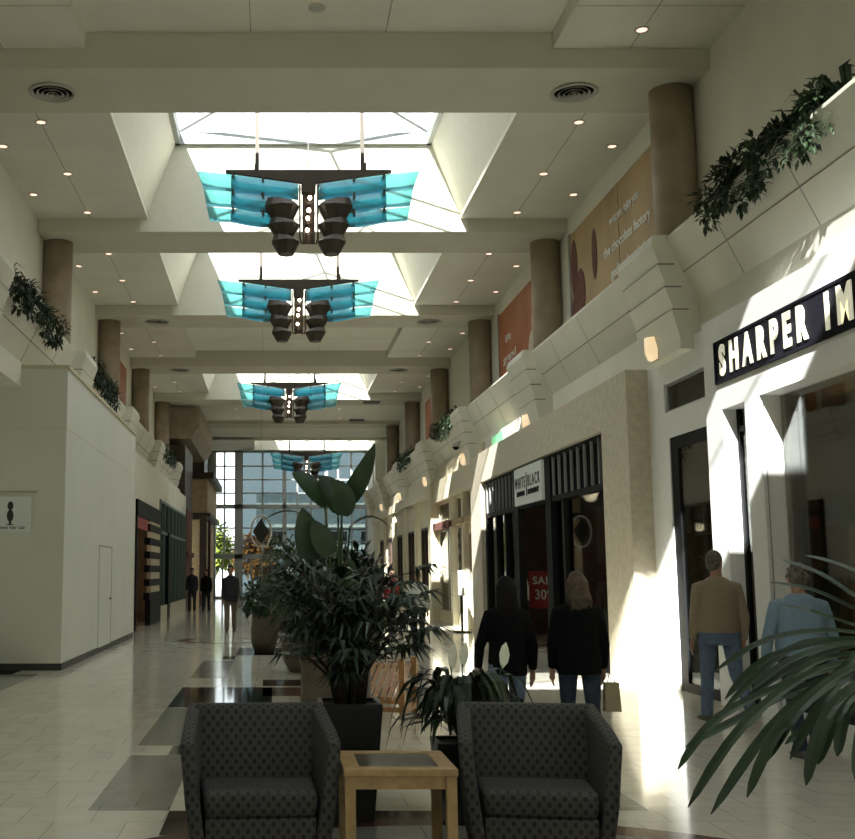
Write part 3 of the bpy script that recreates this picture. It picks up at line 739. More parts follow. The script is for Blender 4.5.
autumn_tree(-4.0,77,4.6,'autumn','yellow green tree outside the left of the end window'); autumn_tree(-1.5,83,4.0,'orange','orange autumn tree outside the end window')
autumn_tree(-7.2,84,5.0,'autumn','yellow green tree farthest left outside the end window')
# ---------------------------------------------------------------- chandeliers
def chandelier(loc,lab):
    t=thing('chandelier',lab,'chandelier',loc,0,'teal glass wing chandeliers')
    b=MB()
    b.prism([(-1.5,0),(1.5,0),(1.5,-.04),(.14,-.24),(-.14,-.24),(-1.5,-.04)],-.05,.05); b.build('spreader_bar','bronze',t)
    tiers=[((2.02,0,.0),(.18,-.24),(.18,-.54),(1.90,-.33)),((1.90,-.34,0),(.30,-.53),(.30,-.80),(1.84,-.65)),((1.84,-.67,0),(.40,-.84),(.55,-1.06),(1.78,-.93))]
    for s in (-1,1):
        for k,(to,ti,bi,bo) in enumerate(tiers):
            q=MB(); N=7
            A=[];B=[]
            for i in range(N+1):
                u=i/N
                arc=.05*math.sin(PI*u)
                A.append((s*(to[0]+(ti[0]-to[0])*u),.02-arc,to[1]+(ti[1]-to[1])*u)); B.append((s*(bo[0]+(bi[0]-bo[0])*u),.06-arc,bo[1]+(bi[1]-bo[1])*u))
            q.add(A+B,[(i,i+1,N+2+i,N+1+i) for i in range(N)]); q.build('glass_blade','gteal',t,solid=.012,smooth=True)
            # edge strip of light coloured glass edge
            q=MB(); A2=[];B2=[]
            xo=1.4; 
            for i in range(N+1):
                u=i/N; x=xo+(ti[0]+.02-xo)*u; f=(to[0]-x)/(to[0]-ti[0])
                A2.append((s*x,-.06,to[1]+(ti[1]-to[1])*f-.03)); B2.append((s*x,-.05,bo[1]+(bi[1]-bo[1])*f-.01-.05*math.sin(PI*u)))
            q.add(A2+B2,[(i,i+1,N+2+i,N+1+i) for i in range(N)]); q.build('inner_glass_blade','gteal2',t,solid=.012,smooth=True)
            for x in (1.36,.82):
                f=(to[0]-x)/(to[0]-ti[0]); z=to[1]+(ti[1]-to[1])*f
                MB().box(s*x-.02,s*x+.02,-.08,.06,z-.07,z+.03).build('clip','bronze',t)
        for k,(xo,zt,zb) in enumerate(((.80,-.58,-.95),(.73,-.95,-1.24),(.67,-1.26,-1.54))):
            q=MB(); xi=.13; xm=(xo+xi)/2; rw=(xo-xi)/2; h=zt-zb
            vs=[]
            prof=[(.86,.10,zt),(1.03,.14,zt-h*.30),(.84,.16,zt-h*.62),(.55,.10,zb-.03)]
            pts=[]
            for (kx,ky,z) in prof:
                for a in range(10):
                    an=2*PI*a/10+.31; pts.append((s*(xm+rw*kx*math.cos(an)*(1 if math.cos(an)>0 else .9)),(.26)*kx*math.sin(an),z+(.05*math.cos(an) if z==zt else 0)))
            fs=[]
            for r_ in range(3):
                for a in range(10): fs.append((r_*10+a,r_*10+(a+1)%10,(r_+1)*10+(a+1)%10,(r_+1)*10+a))
            fs.append(tuple(range(9,-1,-1))); fs.append(tuple(range(30,40)))
            q.add(pts,fs); q.build('metal_shade','bronze',t)
        q=MB(); q.tube([(s*.16,-.1,-.3),(s*.16,-.12,-1.3),(s*.13,-.12,-1.4),(s*.07,-.12,-1.4),(s*.05,-.12,-1.3),(s*.05,-.1,-.7)],.016,8); q.build('bent_tube','copper',t,smooth=True)
    q=MB(); q.box(-.13,.13,-.06,.10,-.42,-.02); q.box(-.10,-.06,-.02,.1,-1.35,-.4); q.box(.06,.10,-.02,.1,-1.35,-.4)
    for z in (-.62,-.84,-.99,-1.2): q.box(-.1,.1,.0,.04,z-.01,z+.01)
    q.box(-.11,.11,.03,.05,-1.36,-.4); q.build('centre_column','bronze',t)
    for z,x in ((-.55,.02),(-.78,0),(-.93,-.02),(-1.15,-.03)):
        MB().ell((x,-.12,z),(.035,.035,.045),12,8).build('bulb','bulb',t,smooth=True)
        MB().lathe([(.03,.03),(.03,.1)],10,(x,-.12,z)).build('bulb_socket','copper',t)
    H=ZT-loc[2]
    for x in (-.93,.98): MB().box(x-.035,x+.035,-.03,.03,0,H+.1).build('hanger','bronze',t)
    MB().tube([(0,0,0),(0,0,H+.05)],.009,6).build('hanger_rod','steel',t)
    MB().box(1.0,1.05,-.03,.03,0,.14).build('bracket','bronze',t); MB().box(-.98,-.93,-.03,.03,0,.12).build('bracket','bronze',t)
    return t
c1=chandelier((.66,(BY(1)+BY(2))/2,8.77),'nearest winged chandelier with teal glass blades and four lit bulbs')
for n,lab,dy in ((2,'second winged teal glass chandelier from the front',0),(4,'third winged teal glass chandelier, below the far skylight',0),(6.2,'farthest winged teal glass chandelier by the end window',0)):
    c=copy_tree(c1); c.location=(.66 if n!=6.2 else 1.9,(BY(n)+BY(n+1))/2 if n!=6.2 else 61.5,8.77 if n!=6.2 else 8.1); c['label']=lab
    if n==6.2:
        for ch in list(c.children):
            pass
# small spot lamps on second rows omitted
# ---------------------------------------------------------------- downlights, vents
def downlight(x,y,z,lab,lit=True):
    t=thing('downlight',lab,'downlight',(x,y,z),0,'recessed ceiling downlights')
    MB().lathe([(.10,0),(.10,-.012),(.075,-.012),(.07,.0)],20).build('rim','rim',t)
    MB().lathe([(.072,-.008),(.072,-.004)],20).build('lamp','downl' if lit else 'black',t)
bays={0:'bay in front of the first beam',1:'first skylight bay',2:'second skylight bay',3:'flat bay behind the second skylight',4:'third skylight bay'}
proto=None
def dl(x,y,z,lab,rot=0):
    global proto
    if proto is None:
        downlight(x,y,z,lab); proto=[o for o in COL.objects if o.name.startswith('downlight')][0]; return
    c=copy_tree(proto); c.location=(x,y,z); c['label']=lab
pos3=['nearest','middle','farthest']
for n in (0,1,2,3,4):
    for sd,x in (('right',5.02),('left',-3.78)):
        for i,yy in enumerate((1.05,3.45,5.7)):
            if n==0 and not (sd=='right' and i==2): continue
            y=BY(n)+BW+yy
            if n==0: y=14.35
            dl(x,y,ZP,'%s pinkish downlight in the inner row, %s side, %s'%(pos3[i],sd,bays[n]))
    for sd,x in (('right',5.88),('left',-4.65)):
        for i,yy in enumerate((2.1,4.6)):
            if n==0: continue
            dl(x,BY(n)+BW+yy,ZP,'%s small downlight in the outer row, %s side, %s'%(('nearer','farther')[i],sd,bays[n]))
for i,(x,y) in enumerate(((-1.6,49.3),(3.0,49.3),(-1.6,52.0),(3.2,52.2),(4.6,57))):
    dl(x,y,ZP-.12,'downlight in the flat ceiling beyond the third skylight, number %d counting toward the end window'%(i+1) if False else ['left downlight of the near pair before the end window ceiling','right downlight of the near pair before the end window ceiling','left downlight of the far pair before the end window ceiling','right downlight of the far pair before the end window ceiling','last downlight on the right before the end window'][i])
def vent(x,y,lab,proto=[None]):
    if proto[0]:
        c=copy_tree(proto[0]); c.location=(x,y,ZB); c['label']=lab; return
    t=thing('ceiling_vent',lab,'vent',(x,y,ZB),0,'round ceiling air diffusers'); proto[0]=t
    MB().lathe([(.33,0),(.35,-.02),(.30,-.035),(.29,-.0)],32).build('outer_ring','vent',t,smooth=True)
    MB().lathe([(.28,-.001),(.28,.0)],32).build('throat','blackm',t)
    for r_,z in ((.24,-.035),(.17,-.045),(.10,-.055)):
        n=28;vs=[];fs=[]
        for i in range(n):
            a=2*PI*i/n
            vs+=[(r_*math.cos(a),r_*math.sin(a),z),((r_-.035)*math.cos(a),(r_-.035)*math.sin(a),z+.03)]
        for i in range(n):
            j=(i+1)%n; fs.append((2*i,2*j,2*j+1,2*i+1))
        MB().add(vs,fs).build('cone_ring','vent',t,solid=.004,smooth=True)
    MB().lathe([(.05,-.055),(.02,-.03)],20).build('centre_cone','vent',t,smooth=True)
for n,w in ((1,'first'),(3,'third'),(4,'fourth')):
    vent(4.45,BY(n)+.02,'round air diffuser on the right of the %s ceiling beam'%w); vent(-3.23,BY(n)+.02,'round air diffuser on the left of the %s ceiling beam'%w)
for i,(x,y) in enumerate(((4.15,BY(5)-.1),(4.05,BY(6)-1))):
    tag(MB().box(x-.35,x+.35,y-.3,y+.3,ZB-.03 if i==0 else ZP-.15,ZB+.01 if i==0 else ZP-.1).build('ceiling_vent','base'),('rectangular dark ceiling grille beside the third skylight','rectangular dark grille in the far flat ceiling')[i],'vent')
tag(MB().lathe([(.11,0),(.11,-.02),(.07,-.04)],20,(.6,14.2,ZP+.24)).build('smoke_detector','vent',smooth=True),'grey round smoke detector on the raised ceiling panel at the top','detector')
# ---------------------------------------------------------------- ledge plants
def ledge_plant(sgn,ya,yb,lab,dens=1.0,spiky=True):
    dens*=1.45
    X=lambda x: side(sgn,x)
    t=thing('ledge_plant',lab,'plant',(X(5.58),(ya+yb)/2,5.9)); L=(yb-ya)
    MB().box(-.13,.13,-L/2,L/2,-.2,-.02).build('trough','base',t)
    b=MB(); n=int(L*9)
    for i in range(n):
        y=-L/2+L*(i+.5)/n
        leafblob(b,(-sgn*rnd(.20,.50),y,rnd(-.12,.18)),(.15,.15,.13),int(30*dens),.11,.45,.3)
        if random.random()<.75: leafblob(b,(-sgn*rnd(.44,.52),y,rnd(-.34,-.05)),(.06,.1,.12),int(16*dens),.09,.55,.5)
    if spiky:
        for i in range(int(46*dens)):
            y=-L/2+rnd(0,L*.4)if sgn>0 else rnd(-L/2,L/2)
            a=rnd(0,2*PI); r_=rnd(.12,.34); z=rnd(.12,.38)
            ox=-sgn*.26; b.blade([(ox*.6,y,.02),(ox+r_*.5*math.cos(a),y+r_*.5*math.sin(a),z),(ox+r_*math.cos(a),y+r_*math.sin(a),z*rnd(.4,1.1))],[.012,.03,.002],.3)
    b.build('foliage','ivy',t)
ledge_plant(1,9.95,12.7,'large trailing green plant on the near right ledge above the white shop',1.5)
ledge_plant(1,31.6,35.2,'small trailing plant on the right ledge beyond the orange banner',.9)
ledge_plant(1,41.5,46.5,'distant dark trailing plant on the far right ledge',.7,False)
ledge_plant(-1,16.0,20.1,'trailing green plant on the near left ledge beside the column',1.2)
ledge_plant(-1,23.8,27.3,'trailing green plant on the left ledge above the far end of the barricade',1.0)
ledge_plant(-1,40,44,'dark distant trailing plant on the left ledge near the restaurant front',.6,False)
# ---------------------------------------------------------------- armchairs
def armchair(loc,rz,lab):
    t=thing('armchair',lab,'armchair',loc,rz,'patterned tub armchairs'); t.scale=(.93,.97,1)
    # backrest
    def subd(mb,name,bev=.03):
        o=mb.build(name,'fabric',t,uv=True,bevel=bev,seg=4,smooth=True); return o
    b=MB(); zt=.805
    b.hexa([(-.33,.12,.10),(.33,.12,.10),(.33,.30,.10),(-.33,.30,.10),(-.385,.28,zt),(.385,.28,zt),(.385,.39,zt),(-.385,.39,zt)])
    subd(b,'backrest',.028)
    for s in (-1,1):
        b=MB()
        # arm as loft from back to front; each section outer/inner top/bottom
        secs=[(.40,.43,.33,.10,zt,.40,.33),(.18,.445,.355,.10,.760,.40,.335),(-.12,.455,.375,.10,.720,.40,.33),(-.34,.462,.385,.10,.672,.385,.30)]
        vs=[]
        for (y,xo,xi,zb,z1,xob,xib) in secs: vs+=[(s*xib,y,zb),(s*xob,y,zb),(s*(xob+xo)/2+s*.004,y-.02,.36),(s*xo,y,z1),(s*xi,y,z1),(s*(xib+xi)/2,y,.36)]
        fs=[]
        for k in range(3):
            for i in range(6): fs.append((k*6+i,k*6+(i+1)%6,(k+1)*6+(i+1)%6,(k+1)*6+i))
        fs+= [tuple(range(5,-1,-1)),tuple(range(18,24))]
        b.add(vs,fs); subd(b,'armrest',.022)
    b=MB(); b.hexa([(-.315,-.33,.28),(.315,-.33,.28),(.34,.26,.28),(-.34,.26,.28),(-.325,-.345,.425),(.325,-.345,.425),(.35,.27,.40),(-.35,.27,.40)]); subd(b,'seat_cushion',.04)
    b=MB(); b.box(-.315,.315,-.325,.25,.09,.285); subd(b,'front_panel',.012)
    for x in (-.33,.33):
        for y in (-.27,.33): MB().lathe([(.018,0),(.028,.10)],10,(x,y,0)).build('leg','blackm',t)
    return t
armchair((-.075,6.42,0),R(3),'grey patterned tub armchair on the left of the oak side table')
armchair((1.455,6.42,0),R(-7),'grey patterned tub armchair on the right of the oak side table')
# side table
t=thing('side_table','square light oak side table with dark stone inset between the armchairs','table',(.675,6.36,0))
b=MB(); z1=.545; z0=.505
b.box(-.30,.30,-.31,-.22,z0,z1); b.box(-.30,.30,.22,.31,z0,z1); b.box(-.30,-.21,-.22,.22,z0,z1); b.box(.21,.30,-.22,.22,z0,z1); b.build('top_frame','wood',t,bevel=.004)
MB().box(-.21,.21,-.22,.22,z0,z1-.004).build('stone_inset','stonetop',t)
b=MB(); b.box(-.28,.28,-.29,-.27,.44,z0); b.box(-.28,.28,.27,.29,.44,z0); b.box(-.28,-.26,-.28,.28,.44,z0); b.box(.26,.28,-.28,.28,.44,z0); b.build('apron','wood',t)
for x in (-.265,.265):
    for y in (-.275,.275): MB().box(x-.028,x+.028,y-.028,y+.028,0,z0).build('leg','wood',t,bevel=.003)
# ---------------------------------------------------------------- planters
def square_pot(t,w,h,m='pot'):
    b=MB(); k=.72
    for (a,bb,cc,d) in (): pass
    o=w/2; i=o-.03; ob=o*k
    b.hexa([(-ob,-ob,0),(ob,-ob,0),(ob,ob,0),(-ob,ob,0),(-o,-o,h-.03),(o,-o,h-.03),(o,o,h-.03),(-o,o,h-.03)])
    b.box(-o,o,-o,-i,h-.04,h); b.box(-o,o,i,o,h-.04,h); b.box(-o,-i,-i,i,h-.04,h); b.box(i,o,-i,i,h-.04,h)
    b.build('pot',m,t,bevel=.006)
    MB().box(-i,i,-i,i,h-.05,h-.02).build('soil','soil',t)
# rhapis palm
t=thing('potted_palm','dark many-stemmed fan palm in a tapered black square planter behind the table','plant',(.50,7.45,0))
square_pot(t,.40,.74)
cn=MB(); fo=MB()
for i in range(20):
    a=rnd(0,2*PI); r0=rnd(.02,.13); h=rnd(1.05,1.62); sp=rnd(.1,.34)
    top=Vector((math.cos(a)*(r0+sp),math.sin(a)*(r0+sp)*.8,h)); base=Vector((math.cos(a)*r0,math.sin(a)*r0,.70))
    midp=(base+top)/2+Vector((0,0,.05)); midp=Vector((base.x*.8+top.x*.2,base.y*.8+top.y*.2,(base.z+top.z)/2)); cn.tube([base,midp,top],[.018,.015,.008],6)
    for f in range(6):
        tt=rnd(.62,1.0) if i%5 else rnd(.4,.8); p=base.lerp(top,tt); a2=rnd(0,2*PI); el=rnd(-.05,.8)
        d=Vector((math.cos(a2)*math.cos(el),math.sin(a2)*math.cos(el),math.sin(el))); L=rnd(.14,.34)
        hub=p+d*L; cn.tube([p,hub],[.004,.003],4)
        sidev=d.cross(Vector((0,0,1))).normalized(); upv=sidev.cross(d)
        nl=random.randint(6,9)
        for q in range(nl):
            an=-1.25+2.5*q/(nl-1); dd=(d*math.cos(an)+sidev*math.sin(an)); l=rnd(.17,.25)*(1-.2*abs(an)/1.3)
            e1=hub+dd*l*.5+upv*.02; e2=hub+dd*l-Vector((0,0,rnd(.03,.09)))
            fo.blade([hub,hub+dd*l*.25+upv*.01,e1,e2],[.004,.014,.017,.002],.3)
cn.build('cane','cane',t,smooth=True); fo.build('foliage','leaf',t)
# peace lily
t=thing('peace_lily','peace lily with white blooms in a black pot behind the right armchair','plant',(1.22,7.42,0))
square_pot(t,.36,.50)
fo=MB()
for i in range(130):
    a=rnd(0,2*PI); L=rnd(.22,.50); z=rnd(.10,.44); w=rnd(.022,.040); dr=rnd(-.12,.12)
    d=Vector((math.cos(a),math.sin(a)*.75,0)); O=Vector((0,0,.5)); K=Vector((0,0,1))
    fo.blade([O+d*.02,O+d*L*.3+K*z*.7,O+d*L*.5+K*z*.98,O+d*L*.65+K*z*1.0,O+d*L*.8+K*z*.9,O+d*L*.92+K*(z*.65+dr*.3),O+d*L+K*(z*.35+dr)],[.004,.005,w*.55,w,w*.95,w*.5,.001],.25)
fo.build('foliage','leaf',t)
for (x,y,z,k) in ((-.06,0,1.03,1),(.02,.03,1.04,.9),(.27,-.02,1.04,1.1)):
    b=MB(); b.tube([(x*.3,0,.5),(x*.8,y,.8),(x,y,z-.07)],.004,6); st=b.build('flower_stalk','leaf2',t)
    b=MB(); b.blade([(x,y,z-.09),(x+.01,y,z-.05),(x+.015,y,z),(x+.02,y,z+.045),(x+.03,y,z+.075)],[.004,.024*k,.030*k,.019*k,.001],.35,up=(0,-1,.2)); b.build('flower','petal',st,solid=.002)
# bird of paradise in taupe planter
t=thing('bird_of_paradise_plant','tall broad-leaved plant with ferns in a large round taupe planter','plant',(.62,11.1,0))
MB().lathe([(.27,0),(.33,.06),(.345,.3),(.34,.66),(.36,.70),(.36,.78),(.32,.78),(.30,.74)],36).build('pot','potgrey',t,smooth=True)
MB().lathe([(.31,.70),(.31,.745)],24).build('soil','soil',t)
def wp(u,v,yy):   # photograph coordinates of a leaf tip, at its own distance, in planter space
    f=1120;th=math.atan(152/1120);c=math.cos(th);s=math.sin(th); xx=(u-272)/f; zc=(420-v)/f
    k=yy/(c-s*zc); return Vector((xx*k-.62,yy-11.1,1.57+(s+c*zc)*k))
def bleaf(base,bot,tip,w,up=(0,-1,0),bend=(0,0,0)):
    base,bot,tip=Vector(base),Vector(bot),Vector(tip)
    lf=MB(); N=9; pts=[];ws=[]
    for i in range(N):
        u=i/(N-1); p=bot.lerp(tip,u)+Vector(bend)*math.sin(PI*u); pts.append(p); ws.append(max(.003,w*math.sin(PI*(.06+.94*u)**.75)**.7))
    lf.blade(pts,ws,.3,up=up); o=lf.build('leaf','leaf3',t,smooth=True)
    MB().tube([base,(base+bot)/2+Vector((0,0,.05)),bot],[.02,.014,.008],8).build('leaf_stalk','leaf2',o,smooth=True)
B0=(0,0,.74)
bleaf(B0,wp(342,510,11.1),wp(375,444,10.9),.105,(-.3,-1,.2),(.03,0,-.02))
bleaf(B0,wp(325,507,11.2),wp(292,473,11.3),.11,(.3,-1,.5),(-.02,0,.06))
bleaf((.05,0,.74),wp(338,514,11.0),wp(318,476,11.2),.12,(.1,-1,.4),(.05,0,.03))
bleaf((.05,0,.74),wp(342,516,11.0),wp(330,480,10.9),.12,(.1,-1,.3),(.06,0,.02))
bleaf((-.05,.05,.74),wp(313,560,11.2),wp(302,508,11.2),.14,(0,-1,.2),(0,0,0))
bleaf((-.03,.05,.74),wp(330,556,11.0),wp(312,520,11.0),.12,(.2,-1,.2),(0,0,0))
bleaf((.04,.05,.74),wp(350,528,11.3),wp(396,534,11.2),.06,(0,0,1),(0,0,.13))
bleaf((-.04,.05,.74),wp(304,515,11.4),wp(262,522,11.5),.05,(0,0,1),(0,0,.06))
bleaf((.1,0,.74),wp(345,600,10.9),wp(352,560,10.8),.10,(0,-1,.3))
fo=MB()
for i in range(190):
    a=rnd(0,2*PI); L=rnd(.35,.80)*(1.0 if math.cos(a)<0 else .8); z=rnd(.2,.62); d=Vector((math.cos(a),math.sin(a)*.7,0)); o=Vector((0,0,.76))
    fo.blade([o,o+d*L*.3+Vector((0,0,z*.8)),o+d*L*.65+Vector((0,0,z)),o+d*L+Vector((0,0,z*.35-.05))],[.006,.016,.018,.002],.3)
leafblob(fo,(-.1,.1,1.25),(.6,.4,.4),420,.14,.35)
fo.build('foliage','leaf',t)
# other planters down the centre
def bush(loc,r,h,n,m,lab,pr=.38,ph=.75,ls=.16,potm='potgrey',frond=0):
    t=thing('potted_bush',lab,'plant',loc)
    MB().lathe([(pr*.7,0),(pr*.95,ph*.25),(pr,ph*.6),(pr*.85,ph*.93),(pr*.9,ph),(pr*.78,ph),(pr*.75,ph-.05)],28).build('pot',potm,t,smooth=True)
    MB().lathe([(pr*.77,ph-.1),(pr*.77,ph-.04)],20).build('soil','soil',t)
    b=MB(); b.tube([(0,0,ph-.06),(.03,0,ph+h*.5),(0,.02,ph+h*.8)],[.03,.02,.01],8)
    for _ in range(6): b.tube([(0,0,ph),(rnd(-r,r)*.6,rnd(-r,r)*.6,ph+h*rnd(.4,.8))],[.014,.005],6)
    b.build('stem','cane',t,smooth=True)
    b=MB(); leafblob(b,(0,0,ph+h*.5),(r,r*.8,h*.55),n,ls,.42)
    for i in range(frond):
        a=rnd(0,2*PI); L=rnd(.5,1.0)*r*1.25; z=rnd(.3,.9)*h; d=Vector((math.cos(a),math.sin(a)*.7,0)); o=Vector((0,0,ph))
        b.blade([o,o+d*L*.3+Vector((0,0,z*.8)),o+d*L*.65+Vector((0,0,z)),o+d*L+Vector((0,0,z*.5))],[.006,.02,.022,.002],.3)
    b.build('foliage',m,t)
bush((.95,14.2,0),.62,1.05,650,'leaf','dark leafy bush in a round planter just behind the tall broad-leaved plant',.36,.75,.17,frond=80)
bush((.55,18.2,0),.72,1.45,900,'leaf2','mid green full bush in a planter farther down the central row',.40,.75,.14)
bush((-.15,22.4,0),.5,.62,480,'leaf2','small-leaved plant in a tall rounded grey pot at the left of the planter row',.27,.72,.17,frond=40)
bush((1.5,23.2,0),.8,1.2,700,'leaf','dark shrub in a round planter behind the central row, right side',.4,.8,.16)
bush((.45,30.5,0),.9,1.7,700,'leaf2','distant green shrub in a planter before the end window',.4,.8,.17)
# foreground palm
t=thing('foreground_palm','strap-leaved palm in the right foreground reaching in from outside the frame','plant',(2.1,3.05,0))
MB().lathe([(.22,0),(.28,.3),(.30,.55),(.27,.58),(.25,.55)],28).build('pot','pot',t,smooth=True); MB().lathe([(.25,.48),(.25,.53)],20).build('soil','soil',t)
MB().tube([(0,0,.5),(.02,0,.9),(0,.02,1.35)],[.035,.03,.025],10).build('trunk','cane',t,smooth=True)
def fp(u,v,yy):
    f=1120;th=math.atan(152/1120);c=math.cos(th);s=math.sin(th); xx=(u-272)/f; zc=(420-v)/f
    k=yy/(c-s*zc); return Vector((xx*k-2.1,yy-3.05,1.57+(s+c*zc)*k))
fo=MB()
def fl(pts,w,yy0=3.05):
    ps=[fp(*p) for p in pts]
    out=[];n=len(ps)
    P=[ps[0]]+ps+[ps[-1]]
    for i in range(n-1):
        for k in range(4):
            u=k/4; a,b_,c_,d_=P[i],P[i+1],P[i+2],P[i+3]
            out.append(.5*((2*b_)+(-a+c_)*u+(2*a-5*b_+4*c_-d_)*u*u+(-a+3*b_-3*c_+d_)*u**3))
    out.append(ps[-1]); N=len(out)
    ws=[max(.0015,w*(.35+.65*math.sin(PI*min(1,(i/(N-1))*1.05)*.55+.3))*min(1,(1-i/(N-1))*9)) for i in range(N)]
    fo.blade(out,ws,.35,up=(0,-.5,1))
B=(905,640,3.05)
L_=[((905,650,3.0),(800,690,2.9),(735,722,2.85),(685,748,2.85)),((905,650,3.0),(800,680,2.9),(720,718,2.8),(678,770,2.8)),
 ((905,655,3.0),(820,670,2.8),(745,725,2.7),(688,808,2.7)),((905,655,3.0),(830,680,2.8),(770,730,2.7),(711,815,2.65)),
 ((905,655,2.9),(840,680,2.7),(780,730,2.6),(747,798,2.6)),((905,660,2.9),(850,670,2.7),(800,710,2.6),(767,762,2.6)),
 ((905,650,3.1),(850,640,3.1),(770,658,3.1),(725,700,3.1)),((905,645,3.1),(840,632,3.1),(770,640,3.1),(715,672,3.15)),
 ((905,640,3.2),(850,640,3.2),(790,650,3.2),(722,712,3.2)),((905,640,3.2),(840,650,3.2),(780,676,3.2),(742,705,3.2)),
 ((905,660,2.7),(850,690,2.5),(820,730,2.45),(806,786,2.45)),((905,665,2.7),(860,690,2.5),(835,720,2.45),(818,765,2.45)),
 ((905,665,2.8),(870,690,2.6),(845,720,2.6),(837,757,2.6)),((905,660,3.0),(860,700,3.0),(820,720,3.0),(785,745,3.0)),
 ((905,620,3.3),(860,600,3.4),(820,575,3.5),(780,560,3.6)),((905,625,3.3),(860,612,3.4),(815,592,3.5),(770,583,3.6)),
 ((905,600,3.3),(870,580,3.4),(840,566,3.5),(805,556,3.6)),((905,640,3.3),(850,625,3.4),(810,612,3.4),(778,605,3.5)),
 ((905,640,2.9),(860,655,2.8),(820,690,2.8),(770,700,2.8)),((905,670,2.6),(880,700,2.5),(862,730,2.5),(855,780,2.5)),
 ((905,660,2.9),(865,665,2.8),(825,700,2.75),(790,760,2.75)),((905,655,3.0),(850,655,3.0),(800,672,2.95),(740,735,2.95)),((905,650,3.0),(845,645,3.0),(790,662,3.0),(752,690,3.0)),((905,668,2.8),(872,690,2.7),(850,705,2.7),(826,732,2.7))]
for pp in L_: fl([tuple(q) for q in pp],.0125)
for i in range(16):
    a=rnd(-.7,1.6); L=rnd(.35,.7); z=rnd(-.1,.3); d=Vector((math.cos(a),math.sin(a),0)); o=Vector((0,0,1.35))
    fo.blade([o,o+d*L*.35+Vector((0,0,.12+z*.5)),o+d*L*.7+Vector((0,0,.08+z*.5)),o+d*L+Vector((0,0,-.2+z))],[.008,.02,.02,.002],.3)
fo.build('foliage','leaff',t)
# wooden slatted bench
t=thing('slatted_chair','light wooden slatted lounge chair behind the palm, seen past the planter','chair',(1.22,12.7,0),R(-20))
for s in (-1,1):
    b=MB(); b.box(s*.30-.03,s*.30+.03,-.33,.33,.30,.36); b.box(s*.30-.03,s*.30+.03,-.33,-.26,0,.64); b.box(s*.30-.03,s*.30+.03,.26,.33,0,.62); b.box(s*.30-.03,s*.30+.03,-.33,.33,.06,.12); b.build('side_frame','woodpine',t,bevel=.005)
for i in range(7): x=-.24+i*.08; MB().hexa([(x-.028,-.32,.20),(x+.028,-.32,.20),(x+.028,.32,.52),(x-.028,.32,.52),(x-.028,-.32,.225),(x+.028,-.32,.225),(x+.028,.32,.545),(x-.028,.32,.545)]).build('slat','woodpine',t,bevel=.003)
for q in ((-.33,-.29,.16,.20),(.27,.31,.48,.52),(-.31,-.27,.07,.12)): MB().box(-.3,.3,*q).build('rail','woodpine',t)
# ---------------------------------------------------------------- people
def remesh(mb,name,mats,parent,vox,smooth_it=4,matfn=None):
    me=bpy.data.meshes.new('tmp'); me.from_pydata([tuple(p) for p in mb.v],[],mb.f)
    bm=bmesh.new(); bm.from_mesh(me); bmesh.ops.recalc_face_normals(bm,faces=bm.faces); bm.to_mesh(me); bm.free()
    o=bpy.data.objects.new('tmp',me); COL.objects.link(o)
    r=o.modifiers.new('r','REMESH'); r.mode='VOXEL'; r.voxel_size=vox
    if smooth_it: s=o.modifiers.new('s','SMOOTH'); s.iterations=smooth_it; s.factor=.5
    dg=bpy.context.evaluated_depsgraph_get(); dg.update(); m2=bpy.data.meshes.new_from_object(o.evaluated_get(dg))
    bpy.data.objects.remove(o); m2.name=name; m2.materials.clear()
    for m in mats: m2.materials.append(M[m])
    for p in m2.polygons:
        p.use_smooth=True
        if matfn: p.material_index=matfn(p.center)
    ob=bpy.data.objects.new(name,m2); COL.objects.link(ob); ob.parent=parent
    return ob
def limb(mb,pts,rs,n=12,inf=0): mb.tube(pts,[((r[0]+inf,r[1]+inf) if isinstance(r,tuple) else r+inf) for r in rs],n)
def hand(mb,w,elb,H,inward):
    w=Vector(w); d=(w-Vector(elb)).normalized(); d=(d+Vector((0,.15,0))).normalized()
    L=.105*H
    pc=w+d*L*.42
    iw=Vector((inward,0,0)); fw=d.cross(iw).normalized()
    if fw.y<0: fw=-fw
    mb.tube([w-d*.01,w+d*L*.2,w+d*L*.5],[(.018,.026),(.016,.036),(.015,.038)],10) if False else mb.tube([w-d*.01,w+d*L*.5],[.024,.026],10)
    for i,(o_,l) in enumerate(((-.028,.40),(-.010,.48),(.009,.46),(.027,.36))):
        b=w+d*L*.42+fw*o_; k=b+d*L*l*.55+iw*.004; e=k+d*L*l*.42+iw*.014
        mb.tube([b,k,e],[.0098,.009,.0075],8)
    b=w+d*L*.12+fw*.02; mb.tube([b,b+fw*.022+d*.022,b+fw*.028+d*.052],[.012,.010,.008],8)
